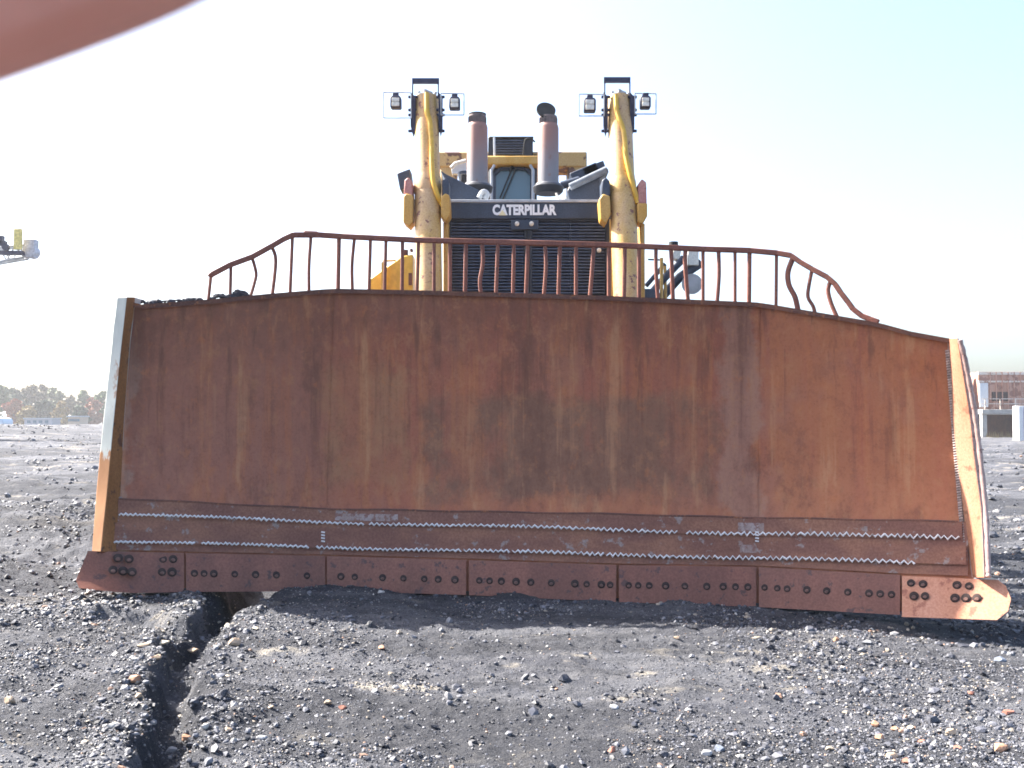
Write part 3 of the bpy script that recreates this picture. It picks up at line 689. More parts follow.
lift_cylinder((426.5, 98), (429.5, 340), 178, [(424, 98), (425, 116), (428, 126), (430.5, 150), (431, 168), (433, 186), (438, 200), (443, 208)],
              [([(403, 196), (406, 193), (413, 195), (413, 222), (409, 227), (403, 222)], M['yellow'], 9.95), ([(404.5, 180), (408, 177), (412, 181), (412.5, 196), (403.5, 196)], M['red_cap'], 9.98), ([(396.5, 173), (410, 168.5), (412, 186), (400, 190)], M['slate'], 10.3)],
              [([(441, 197), (445, 193), (449.5, 195), (450.5, 214), (446, 222), (441, 216)], M['yellow'], 9.95), ([(442, 180), (447, 178), (449, 182), (449, 196), (442, 196)], M['slate'], 10.0), ([(443, 222), (448, 220), (448, 300), (443, 300)], M['yellow'], 10.1)],
              {'bar': (412, 439, 78, 83), 'straps': ((410.5, 415.5), (438.5, 442.5)), 'lamps': [(383.5, 411, 92.3, 118, 390, 401, 92.5, 107.5), (441, 464, 93.3, 115, 449, 460, 93.5, 108.5)]})
lift_cylinder((619, 98), (628.5, 340), 181, [(619, 100), (620, 118), (626, 136), (627.5, 160), (631, 178), (636, 195), (639, 205)],
              [([(599, 199), (603, 193.5), (610, 196), (611, 214), (606, 224), (600.5, 219)], M['yellow'], 9.95), ([(602, 180), (606, 177), (610, 181), (610.5, 196), (601.5, 196)], M['slate'], 10.0)],
              [([(638, 184), (642, 178.5), (646.5, 182), (647, 204), (638, 204)], M['red_cap'], 9.99), ([(637.5, 203), (647.5, 203), (647.5, 216), (643, 224), (637.5, 222)], M['yellow'], 9.95), ([(640, 224), (645, 223), (645, 302), (640, 302)], M['yellow'], 10.1)],
              {'bar': (604, 630.5, 77, 82), 'straps': ((603.5, 608), (630, 634.5)), 'lamps': [(579, 604, 94, 116, 584, 596, 94.5, 111), (635, 656, 93.3, 114, 640.5, 651, 92.5, 107.5)]})

# radiator guard
m = MB(); m.pbox(446, 611, 202, 219, 10.55, 11.0); rad = m.build('radiator_guard', M['slate'], dozer, .012)
m = MB(); m.pbox(446, 611, 199.5, 202.2, 10.53, 11.02); m.build('top_strip', M['steel'], rad, .004)
m = MB()
for i in range(27):
    y = 221+i*3.15
    for x0, x1 in ((451, 524.2), (530.3, 605)):
        a = P(x0, y, 10.58); b = P(x1, y, 10.58); m.box(((a.x+b.x)/2, 10.605, a.z), (b.x-a.x, .045, .012), Matrix.Rotation(R(-20), 3, 'X'))
grille = m.build('grille', M['slat'], rad)
m = MB(); m.pbox(448, 608, 219, 306, 10.66, 10.72); m.build('radiator_core', M['black'], rad)
m = MB()
for x in (447, 524.5, 527.5, 530, 606): m.pbox(x, x+(2.0 if x in (524.5, 527.5, 530) else 3.6), 219, 306, 10.56, 10.64)
for x in (480, 570): m.pbox(x, x+.8, 219, 306, 10.585, 10.64)
m.build('grille_frame', M['slate_dark'], rad, .004)
m = MB(); m.pbox(511, 538.5, 219.5, 229.5, 10.535, 10.56); m.build('latch_plate', M['slate'], rad, .004)
for x, y in ((517, 224), (531.5, 224), (599, 250.5)):
    c = P(x, y, 10.53); MB().tube([c, c+Vector((0, -.02, 0)), c+Vector((0, -.03, 0))], [.024, .024, .012], 14).build('latch', M['lens'], rad)
m = MB(); m.pbox(444.5, 447.5, 219, 306, 10.5, 10.9); m.build('side_post', M['yellow'], rad, .006)
m = MB(); m.pbox(610, 613, 219, 306, 10.5, 10.9); m.build('side_post', M['yellow'], rad, .006)
# lettering
def lettering(text, x0, x1, yt, yb, Y, name, mat, parent):
    cu = bpy.data.curves.new(name, 'FONT'); cu.body = text; cu.size = 1; cu.offset = .048; cu.extrude = .01; cu.resolution_u = 3; cu.space_character = .98
    t = bpy.data.objects.new(name, cu); COL.objects.link(t); bpy.context.view_layer.update()
    me = bpy.data.meshes.new_from_object(t.evaluated_get(bpy.context.evaluated_depsgraph_get())); bpy.data.objects.remove(t)
    co = np.empty(len(me.vertices)*3); me.vertices.foreach_get('co', co); co = co.reshape(-1, 3); lo, hi = co.min(0), co.max(0)
    a, b = P(x0, yb, Y), P(x1, yt, Y); n = (co-lo)/(hi-lo)
    co = np.stack([a.x+n[:, 0]*(b.x-a.x), Y-n[:, 2]*.006, a.z+n[:, 1]*(b.z-a.z)], -1)
    me.vertices.foreach_set('co', co.astype(np.float32).ravel()); me.update(); me.materials.clear(); me.materials.append(mat)
    o = bpy.data.objects.new(name, me); COL.objects.link(o); o.parent = parent; return o
lettering('CATERPILLAR', 492.5, 556.5, 204.5, 215.3, 10.546, 'lettering', M['letter_white'], rad)
MB().prism([P(498.7, 215.3, 10.539), P(506.2, 215.3, 10.539), P(502.4, 209.8, 10.539)], (0, .004, 0)).build('emblem', M['letter_yellow'], rad)

# hood, shoulders, stacks
m = MB(); m.box((.08, 12.0, 3.2), (1.35, 1.95, .95)); m.build('hood', M['slate'], dozer, .03)
m = MB(); m.prism([P(x, y, 10.95) for x, y in ((440, 170), (446, 174), (479, 190), (485, 197), (478, 202), (449, 202), (447, 183))], (0, .5, 0)); m.build('shoulder_panel', M['slate'], dozer, .012)
m = MB(); m.prism([P(x, y, 10.95) for x, y in ((608, 168), (570, 185), (567, 191), (570, 201), (600, 201), (600, 178), (609, 172))], (0, .5, 0)); m.build('shoulder_panel', M['slate'], dozer, .012)
m = MB(); m.tube([P(570, 187, 10.9), P(607, 169.5, 10.9)], .04, 10); m.build('grab_rail', plain('light_slate_paint', (.13, .15, .18), .5), dozer)
m = MB(); m.tube(smooth_path([P(479, 198, 10.85), P(483, 192, 10.85), P(487, 194, 10.85), P(485, 199, 10.85)], 5), .03, 8); m.build('lifting_eye', M['steel'], dozer)
m = MB(); m.tube(smooth_path([P(556, 193, 10.8), P(560, 200, 10.8), P(566, 197, 10.8)], 5), .012, 8); m.build('pipe', M['lens'], dozer)
def stack(cx, w, yt, yb, neck0, cap):
    Y = 12.0; c = lambda y: P(cx, y, Y); r = w/2*Y/F; m = MB()
    m.tube([c(yb+9), c(yb+6), c(yb+2), c(yb), c(yb-.1), c(yb-1.5), c(yt+3), c(yt+1.8), c(yt), c(yt-1)], [r*1.05, r*1.25, r*1.3, r*1.2, r, r, r, r*.97, r*.90, r*.84], 28)
    s = m.build('exhaust_stack', [M['stack']], dozer)
    m = MB(); n = c(neck0)
    m.tube([c(yt-.5), c(neck0+2), c(neck0+1.9), c(neck0)], [r*.78, r*.78, r*.84, r*.84], 24)
    for k in range(18):
        a = 2*math.pi*k/18; z0, z1 = c(yt-1), c(neck0+2); o = Vector((math.cos(a), math.sin(a), 0))*r*.80; m.bar(z0+o, z1+o, .02, .02)
    m.build('stack_neck', M['neck'], s)
    if cap:
        d = c(neck0-5)+Vector((-.03, -.02, 0)); m = MB(); q = Matrix.Rotation(R(62), 3, 'X') @ Matrix.Rotation(R(8), 3, 'Y'); N = 28; rr = r*.93
        ring = [d+q @ Vector((math.cos(2*math.pi*k/N)*rr, math.sin(2*math.pi*k/N)*rr, 0)) for k in range(N)]; m.prism(ring, q @ Vector((0, 0, .025))); m.bar(d-Vector((-.02, .02, .05)), c(neck0+1), .03, .03)
        m.build('rain_cap', M['rubber'], s)
    else:
        m = MB(); m.tube([c(neck0-.2), c(neck0-1.4)], r*.86, 24); m.build('rain_cap', M['rubber'], s)
    m = MB(); m.tube([c(yb+1), c(yb+3.5), c(yb+8), c(yb+10)], [r*1.25, r*1.5, r*1.4, r*1.2], 28); m.build('stack_collar', M['slate_dark'], s)
stack(477.3, 21, 124.5, 184, 115.5, False)
stack(548.3, 21, 125, 184, 116.5, True)

# cab
m = MB(); m.pbox(488, 537, 164, 205, 13.2, 14.6); cab = m.build('cab', M['slate_dark'], dozer, .02)
def rr_(x0, x1, y0, y1, c): return [(x0+c, y0), (x1-c, y0), (x1, y0+c), (x1, y1), (x0, y1), (x0, y0+c)]
m = MB(); m.prism([P(x, y, 13.17) for x, y in rr_(496, 530, 170.5, 203, 5)], (0, .03, 0)); m.build('windscreen', M['glass'], cab)
m = MB(); q = [P(x, y, 13.13) for x, y in rr_(494.5, 531.5, 168.5, 203, 6)]
for a, b in zip(q[:-1], q[1:]):
    if abs(a.z-b.z) < .01 and a.z < 3.8: continue
    m.bar(a, b, .035, .035)
m.bar(q[-1], q[0], .035, .035); m.build('window_frame', M['slate'], cab)
m = MB(); m.bar(P(500, 198, 13.08), P(513, 166, 13.08), .018, .018); m.bar(P(503, 199, 13.08), P(516, 168, 13.08), .018, .018); m.tube(smooth_path([P(510, 172, 13.07), P(513, 164, 13.07), P(520, 165, 13.07)], 5), .015, 6); m.build('wiper', M['rubber'], cab)
for x in (491.5, 533): MB().tube([P(x, 201, 13.0), P(x, 170, 13.0), P(x+(3 if x < 500 else -3), 165, 13.0)], .02, 8).build('grab_rail', M['steel'], cab)
m = MB(); m.pbox(484, 540, 155.5, 164.5, 13.0, 14.8); m.build('cab_roof', M['yellow'], cab, .02)
m = MB(); m.pbox(488, 533, 137, 156, 13.4, 14.6)
m.pbox(489, 533.5, 136.2, 138, 13.36, 14.6); ac = m.build('roof_unit', M['slate_dark'], cab, .01)
m = MB()
for i in range(6): m.pbox(495, 523, 140+i*2.6, 141+i*2.6, 13.36, 13.41)
m.build('roof_unit_grille', M['slat'], cab)
m = MB(); m.tube([P(494.5, 156, 13.1), P(494.2, 137.5, 13.1)], .018, 6); m.build('aerial', M['steel'], cab)
m = MB(); m.tube(smooth_path([P(523, 155, 13.1), P(524, 145, 13.1), P(526, 139, 13.1), P(531, 139, 13.1), P(535, 142, 13.1)], 5), .011, 6); m.build('aerial', M['rubber'], cab)
# roll-over frame behind the cab
m = MB(); m.pbox(437, 587, 151.5, 167, 13.6, 14.1); m.pbox(440, 456, 166, 216, 13.62, 14.08); m.pbox(568, 586.8, 166, 216, 13.62, 14.08); m.build('roll_frame', M['yellow_rust'], dozer, .02)
m = MB(); m.prism([P(x, y, 13.1) for x, y in ((451, 166), (457, 162), (466, 160), (467, 173), (452, 174))], (0, .1, 0)); m.build('mirror', M['white'], dozer, .01)
m = MB(); m.tube([P(466, 160.5, 13.05), P(455, 163.5, 13.05), P(451, 168, 13.05)], .025, 8); m.tube([P(467, 174, 13.05), P(466, 185, 13.05)], .02, 8); m.build('mirror_arm', M['lens'], dozer)
m = MB(); m.tube([P(462, 172, 12.6), P(466, 190, 12.6)], .06, 12); m.build('intake_pipe', M['slate'], dozer)
m = MB(); m.box(P(585, 178, 12.6), (.35, .3, .2), Matrix.Rotation(-.4, 3, 'Y')); m.box(P(593, 171, 12.6), (.28, .3, .10), Matrix.Rotation(-.35, 3, 'Y')); m.tube([P(560, 186, 12.4), P(580, 180, 12.4)], .05, 10); m.build('air_cleaner', M['slate'], dozer, .01)
m = MB(); m.box(P(466, 182, 12.5), (.12, .2, .16)); m.build('work_lamp', M['rubber'], dozer, .01)
# left fender tank and right side lines
m = MB(); m.prism([P(x, y, 12.9) for x, y in ((369, 279), (384, 268), (396, 260), (401, 256), (413, 254), (413, 330), (369, 330))], (0, 1.4, 0)); tank = m.build('fender_tank', M['yellow_clean'], dozer, .02)
m = MB(); m.pbox(381, 385.5, 262, 330, 12.75, 12.86); m.tube([P(383, 261, 12.8), P(396, 260.5, 12.8)], .014, 6); m.build('post', M['yellow'], tank)
m = MB(); m.pbox(408.5, 412, 273, 285, 12.87, 12.9); m.build('tank_plate', M['rust_dark'], tank)
m = MB(); m.tube([P(405.5, 256, 12.95), P(405.5, 250, 12.95)], .035, 10); m.tube([P(411, 249, 12.95), P(412, 252, 12.95)], .02, 8); m.build('filler_cap', M['rust_dark'], tank)
m = MB()
m.tube([P(646, 300, 13), P(660, 283, 13), P(676, 266, 13), P(684, 258, 13)], .05, 10); m.tube([P(662, 297, 13.1), P(680, 277, 13.1), P(701, 263, 13.1)], .06, 10)
m.tube([P(646, 286, 13.3), P(665, 264, 13.3)], .03, 8); m.tube([P(648, 259.5, 13), P(662, 260, 13)], .012, 6)
lines = m.build('hydraulic_line', M['slate'], dozer)
m = MB(); m.tube([P(661.5, 330, 12.9), P(661.5, 258, 12.9)], .022, 8); m.tube([P(656, 330, 13), P(656.5, 262, 13)], .018, 8); m.tube([P(666, 330, 13), P(665, 266, 13)], .02, 8); m.build('hand_rail', M['yellow'], lines)
m = MB(); m.box(P(692, 258, 13.1), (.14, .2, .22)); m.build('filter_housing', M['lens'], lines, .01)
m = MB(); m.box(P(676, 254, 13.05), (.10, .15, .16), Matrix.Rotation(.2, 3, 'Y')); m.build('filter_housing', M['lens'], lines, .01)
m = MB(); m.box(P(650, 296, 13), (.2, .3, .15)); m.build('valve_block', M['slate'], lines, .01)
m = MB(); m.tube([P(673.5, 246, 13), P(673.5, 242, 13)], .06, 12); m.build('filter_cap', M['rubber'], lines)
m = MB(); m.tube([P(692, 284, 12.9), P(692, 284, 13.05)], .13, 20); m.build('lamp_shell', M['steel'], lines)
# push arms, tracks, underbody (mostly hidden by the blade)
m = MB(); m.box((.1, 12.9, 1.6), (1.5, 4.2, 1.7)); m.build('main_frame', M['yellow'], dozer, .03)
for sx in (-1, 1):
    m = MB(); m.bar((.15+sx*1.95, 8.75, .75), (.1+sx*1.95, 12.6, .75), .24, .38); m.build('push_arm', M['yellow'], dozer, .02)
    cx = .1+sx*1.45; m = MB(); N = 64; prof = []
    for k in range(N):                                      # oval path of the track belt
        s = k/N; L = 3.5; r = .56; per = 2*L+2*math.pi*r; d = s*per
        if d < L: y, z, a = 10.9+d, 0.0, -math.pi/2
        elif d < L+math.pi*r: t = (d-L)/r; y, z, a = 10.9+L+r*math.sin(t), r-r*math.cos(t), -math.pi/2+t
        elif d < 2*L+math.pi*r: y, z, a = 10.9+L-(d-L-math.pi*r), 2*r, math.pi/2
        else: t = (d-2*L-math.pi*r)/r; y, z, a = 10.9-r*math.sin(t), r+r*math.cos(t), math.pi/2+t
        prof.append((y, z+.05, a))
    for y, z, a in prof:
        rot = Matrix.Rotation(a+math.pi/2, 3, 'X'); m.box((cx, y, z), (.71, .155, .045), rot); m.box(Vector((cx, y, z))-rot @ Vector((0, .05, .045)), (.71, .025, .07), rot)
    tr = m.build('track', M['rust_dark'], dozer)
    m = MB()
    for y in (10.9, 14.4): m.tube([(cx-.2, y, .61), (cx+.2, y, .61)], .50, 28)
    for y in np.linspace(11.5, 13.8, 6): m.tube([(cx-.18, y, .27), (cx+.18, y, .27)], .19, 18)
    m.build('roller', M['steel'], tr); m = MB(); m.box((cx, 12.65, .62), (.42, 2.7, .36)); m.build('track_frame', M['yellow'], tr, .02)
    m = MB(); m.box((cx, 13.4, 1.85), (.95, 2.3, .12)); m.box((cx, 13.9, 2.4), (.8, 1.2, 1.0)); m.build('fender', M['yellow'], dozer, .03)

# coal lumps lying on the blade top
def lump_row(spots, label):
    vs = []; fs = []; o = 0
    for px, py, w in spots:
        r = w*7.6/F/2; g = np.random.default_rng(int(px*31)); v = ICO_V*(1+g.uniform(-.3, .3, (len(ICO_V), 1)))*np.array([1.2, 1, .7])*r
        p = P(px, py, D(px, poly(YTOP, px)+1)+.12); vs.append(v+np.array(p)); fs.append(ICO_F+o); o += len(v)
    ob = raw_mesh('coal_dirt', np.concatenate(vs), np.concatenate(fs), False); ob.data.materials.append(SM['coal']); tag(ob, label, 'dirt', None, 'stuff')
g = np.random.default_rng(5)
lump_row([(x, poly(YTOP, x)-2-g.uniform(0, 3.5)*(1 if (x < 150) else .4), g.uniform(3, 8)) for x in np.linspace(141, 200, 26)], 'crumbs of dark dirt along the low left end of the blade top')
lump_row([(x, poly(YTOP, x)-2-g.uniform(0, 7)*math.exp(-((x-238)/7)**2)-g.uniform(0, 4)*math.exp(-((x-220)/5)**2), g.uniform(3, 7)) for x in np.concatenate([np.linspace(211, 248, 44), np.linspace(230, 246, 16)])], 'small mound of dark dirt on the blade top behind the left rail bars')

# ------------------------------------------------------------------ background things
def leaf_mat(name, c, v=.35):
    t = NT(name); g = t.n('ShaderNodeNewGeometry'); n = t.noise(.35, (1, 1, 1), 3)
    col = t.mix(g.outputs['Random Per Island'], tuple(x*(1-v) for x in c), tuple(x*(1+v) for x in c)); col = t.mix(t.ramp(n, .4, .65, 0, .5), col, tuple(x*.6 for x in c))
    m = t.done(col, .7, None, spec=.25); t.b.inputs['Transmission Weight'].default_value = 0; return m
LM = {'green': leaf_mat('green_leaves', (.08, .12, .04)), 'dark': leaf_mat('dark_green_leaves', (.045, .07, .035)), 'yellow': leaf_mat('yellow_leaves', (.24, .17, .05)), 'red': leaf_mat('russet_leaves', (.25, .095, .045)), 'brown': leaf_mat('brown_leaves', (.14, .12, .06)), 'pale': leaf_mat('pale_green_leaves', (.11, .13, .06))}
BARK = plain('bark', (.10, .08, .065), .9)
def crown_mesh(n, w, h, seed, leaf=.42, base=.06):
    g = np.random.default_rng(seed); ncl = 40
    th = g.uniform(0, 2*np.pi, ncl); zz = g.uniform(base, 1, ncl)**1.15; rad = np.sqrt(np.clip(1-((zz-.45)/.56)**2, .05, 1))*g.uniform(.25, 1, ncl)
    cl = np.stack([np.cos(th)*rad*w/2, np.sin(th)*rad*w/2, zz*h], -1); rs = g.uniform(.10, .24, ncl)*w
    k = g.integers(0, ncl, n); d = g.normal(size=(n, 3)); d /= np.linalg.norm(d, axis=1)[:, None]
    c = cl[k]+d*(rs[k]*g.uniform(.3, 1.05, n))[:, None]*np.array([1, 1, .75])
    a = g.normal(size=(n, 3)); a /= np.linalg.norm(a, axis=1)[:, None]; b = np.cross(a, g.normal(size=(n, 3))); b /= np.linalg.norm(b, axis=1)[:, None]
    s = (leaf*g.uniform(.5, 1.2, n))[:, None]
    v = np.stack([c-a*s, c+b*s*.6, c+a*s, c-b*s*.6], 1).reshape(-1, 3); f = np.arange(4*n).reshape(n, 4); return v, f, cl
def tree(px, top, Y, wpx, kind, label, seed, n=4500):
    x = (px-512)/F*Y; z0 = gz1(x, Y)-.2; h = P(px, top, Y).z-z0; w = wpx*1.2*Y/F
    t = empty('tree', (x, Y, z0), label, 'tree', 'autumn trees at the edge of the yard')
    v, f, cl = crown_mesh(n, w, h, seed); o = raw_mesh('crown', v, f, False); o.data.materials.append(LM[kind]); o.parent = t
    m = MB(); m.tube([(0, 0, 0), (.1, 0, h*.3), (-.1, .1, h*.55), (.1, 0, h*.8)], [h*.028, h*.02, h*.013, h*.005], 8)
    for k in range(0, 14): c = Vector(cl[k]); b = Vector((0, 0, max(.2*h, c.z-.22*h))); m.tube([b, b.lerp(c, .5)+Vector((0, 0, .02*h)), c], [h*.010, h*.007, h*.003], 5)
    tr = m.build('trunk', BARK, t); tr.matrix_parent_inverse = Matrix()
for a in [(-4, 385, 215, 22, 'green', 'green tree cut by the left edge of the view', 1), (16, 390, 228, 20, 'dark', 'dark green tree behind the russet one at far left', 2), (14, 401, 205, 17, 'red', 'low russet orange tree between the car and the pale shed', 3),
          (30, 387, 232, 20, 'brown', 'bare looking brown tree above the pale shed', 4), (42, 386, 240, 18, 'brown', 'tall brown tree, highest crown of the row, thin on top', 5), (44, 402, 210, 16, 'dark', 'low dark green tree right behind the pale shed', 6),
          (54, 390, 230, 20, 'pale', 'pale green wide tree in the middle of the row', 7), (61, 403, 208, 15, 'yellow', 'low yellow tree between the shed and the tan container', 8), (73, 397, 226, 18, 'brown', 'brown tree above the tan container', 9),
          (84, 392, 238, 16, 'green', 'green tree with a pointed top beside the brown one', 10), (92, 400, 214, 18, 'red', 'reddish tree next to the blade\'s left edge', 11), (103, 393, 228, 18, 'green', 'green tree partly hidden by the blade\'s left edge', 12), (27, 407, 200, 14, 'yellow', 'yellow bush low beside the russet tree', 13), (80, 408, 200, 16, 'dark', 'dark green bush low behind the tan container', 14)]: tree(*a)
# woods going on outside the view, one mass
vs = []; fs = []; o = 0; g = np.random.default_rng(77)
for x in list(np.arange(-230, -120, 4.5))+list(np.arange(-80, -20, 5.0)):
    y = g.uniform(205, 245); v, f, _ = crown_mesh(700, g.uniform(5, 8), g.uniform(5.5, 8.5), int(x+900), .55, .1); v = v+np.array([x, y, gz1(x, y)]); vs.append(v); fs.append(f+o); o += len(v)
woods = raw_mesh('woods', np.concatenate(vs), np.concatenate(fs), False); woods.data.materials.append(LM['brown']); tag(woods, 'woods carrying on along the edge of the yard', 'woods', None, 'stuff')

# pale shed and tan container near the trees
def shed(px0, px1, top, Y, mat, name, label, cat, roof):
    a, b = P(px0, top, Y), P(px1, top, Y); z0 = gz1((a.x+b.x)/2, Y)-.1; c = ((a.x+b.x)/2, Y+1.5)
    t = empty(name, (c[0], c[1], z0), label, cat); m = MB(); m.box((c[0], c[1], (z0+a.z-.15)/2), (b.x-a.x, 3, a.z-.15-z0)); m.build('wall', mat, t)
    m = MB(); m.box((c[0], c[1], a.z-.06), (b.x-a.x+.3, 3.3, .18)); m.build('roof', roof, t)
    m = MB()
    for k in range(4): m.box((lerp(a.x, b.x, .16+.22*k), Y-.02, lerp(z0, a.z, .72)), (.5, .06, .4))
    m.build('window', M['glass'], t)
shed(24.5, 51.5, 418, 150, plain('grey_shed_paint', (.34, .35, .38), .7), 'shed', 'long low pale grey shed in front of the trees', 'shed', M['steel'])
shed(68, 80, 416, 155, plain('tan_container_paint', (.42, .34, .26), .7), 'storage_container', 'tan box container between trees, right of the pale shed', 'container', M['steel'])
# car behind the crest
def car():
    Y = 84.; x = (0-512)/F*Y; z = gz1(x, Y); x -= .55; z -= .1; t = empty('parked_car', (x, Y, z), 'pale blue car half hidden behind the coal crest at left edge', 'car')
    blue = plain('pale_blue_car_paint', (.50, .58, .66), .3, .6, .05); gl = glassy('car_glass', (.06, .08, .11))
    s = [(-3.3, .35), (-3.3, .95), (-2.9, 1.0), (-2.2, 1.42), (-.9, 1.46), (.3, 1.0), (1.1, .9), (1.25, .7), (1.25, .35)]
    m = MB(); m.prism([(x+a, Y-.85, z+b) for a, b in s], (0, 1.7, 0)); m.build('body', blue, t, .06)
    m = MB(); m.prism([(x+a, Y-.87, z+b) for a, b in ((-2.6, 1.0), (-2.1, 1.33), (-1.0, 1.36), (-.15, 1.02))], (0, 1.74, 0)); m.build('window', gl, t)
    m = MB(); m.prism([(x-.80, Y-.7, z+1.43), (x+.22, Y-.7, z+1.045), (x+.22, Y+.7, z+1.045), (x-.8, Y+.7, z+1.43)], (.01, 0, .015)); m.build('windscreen', gl, t)
    for wx in (-2.5, .5):
        for wy in (-.8, .8): MB().tube([(x+wx, Y+wy-.1, z+.31), (x+wx, Y+wy+.1, z+.31)], .31, 18).build('wheel', M['rubber'], t)
car()

# rusty bin on a raised concrete deck, right
Yd = 88.
def px2(x, y, Y=Yd): return P(x, y, Y)
rw = worn('rusty_sheet', (.44, .235, .165), (.56, .39, .32), (.30, .15, .11), .50, .35, .75, .3, (1.6, 1, .5)); cream = worn('cream_sheet', (.60, .52, .44), (.64, .58, .52), (.36, .17, .11), .45, 1.2, .7)
a = px2(979, 409.5); b = px2(1062, 372)
bn = empty('rusty_bin', ((a.x+b.x)/2, Yd+2.5, a.z), 'rusty ribbed steel bin with cream bands standing on the concrete deck', 'bin')
m = MB(); m.box(((a.x+b.x)/2, Yd+2.5, (a.z+b.z)/2), (b.x-a.x, 5, b.z-a.z)); m.build('wall', rw, bn)
m = MB()
for y in (373.5, 381.5): 
    p = px2(979, y); m.box(((a.x+b.x)/2, Yd-.03, p.z), (b.x-a.x+.1, .14, .22 if y != 381.5 else .14))
m.build('band', cream, bn)
m = MB()
for x in np.arange(990, 1060, 6): p = px2(x, 400); m.box((p.x, Yd-.03, (a.z+b.z)/2), (.09, .18, b.z-a.z-.02))
m.build('rib', rw, bn)
m = MB(); q0, q1 = px2(979, 407), px2(987, 383); m.box(((q0.x+q1.x)/2, Yd-.12, (q0.z+q1.z)/2), (q1.x-q0.x, .12, q1.z-q0.z)); m.build('front_panel', M['white'], bn)
m = MB(); q0, q1 = px2(992, 401), px2(1008, 392); m.box(((q0.x+q1.x)/2, Yd-.05, (q0.z+q1.z)/2), (q1.x-q0.x, .12, q1.z-q0.z)); m.build('opening_shade', M['hole_shade'], bn)  # dark slab on the wall painting the shade of an opening
m = MB(); m.add([px2(971, 409, Yd), px2(979, 409, Yd), px2(979, 409, Yd+1.2), px2(971, 409, Yd+1.2), px2(973.5, 380, Yd+.5), px2(975.5, 378, Yd+.5), px2(975.5, 378, Yd+.8), px2(973.5, 380, Yd+.8)], [(0, 1, 5, 4), (1, 2, 6, 5), (2, 3, 7, 6), (3, 0, 4, 7), (4, 5, 6, 7), (0, 3, 2, 1)])
tag(m.build('chute', M['rust_dark']), 'dark tapering rusty chute left of the ribbed bin', 'chute')
s0 = px2(971, 410.5); gg = gz1(44, Yd)
dk = empty('concrete_deck', (45, Yd+2.5, gg), 'raised pale concrete deck on columns under the rusty bin', 'deck')
m = MB(); zt = a.z; m.box((45.4, Yd+2.3, zt-.20), (10.8, 6.4, .40)); m.build('slab', M['concrete'], dk, .03)
for x in (40.25, 45.6, 50.3):
    for y in (Yd-.5,): MB().box((x, y, (gg+zt-.41)/2), (.42, .5, zt-.41-gg)).build('column', M['concrete'], dk, .03)
m = MB(); m.box((45.4, Yd+3.2, (gg+zt-.42)/2), (10.2, .3, zt-.42-gg)); m.build('back_wall', M['rust_dark'], dk)
rl = MB()
for x in np.arange(40.3, 50.8, 1.3): rl.box((x, Yd-.75, zt+.45), (.07, .07, .9))
for z in (.48, .9): rl.box((45.4, Yd-.75, zt+z), (10.7, .06, .06))
rl.build('railing', cream, dk)
m = MB(); c0, c1 = P(1012, 437, 72), P(1020, 406, 72); zz = gz1(c0.x, 72)-.05; cb = empty('cabinet', ((c0.x+c1.x)/2, 72.4, zz), 'white upright steel cabinet at the right edge before the concrete deck', 'cabinet')
m.box(((c0.x+c1.x)/2+.75, 72.4, (zz+c1.z)/2), (1.15, .9, c1.z-zz)); m.build('body', M['white'], cb, .02)
m = MB(); m.box(((c0.x+c1.x)/2+.80, 71.93, (zz+c1.z)/2), (.55, .05, c1.z-zz-.2)); m.build('front_panel', plain('shaded_front_blue', (.10, .12, .22), .5), cb)  # blue panel painting the cabinet's shaded front, no real door

g = np.random.default_rng(8); m = MB()
for k in range(420):
    x = g.uniform(40, 49); y = Yd-1.2+g.normal(0, .35); z = gz1(x, y); h = g.uniform(.15, .75); dx, dy = g.normal(0, .14, 2)
    m.add([(x-.03, y, z), (x+.03, y, z), (x+dx, y+dy, z+h)], [(0, 1, 2)])
weeds = m.build('dry_weeds', plain('dry_weed', (.20, .15, .07), .9), None, 0, False); tag(weeds, 'dry weeds growing along the foot of the concrete deck', 'weeds', None, 'stuff')
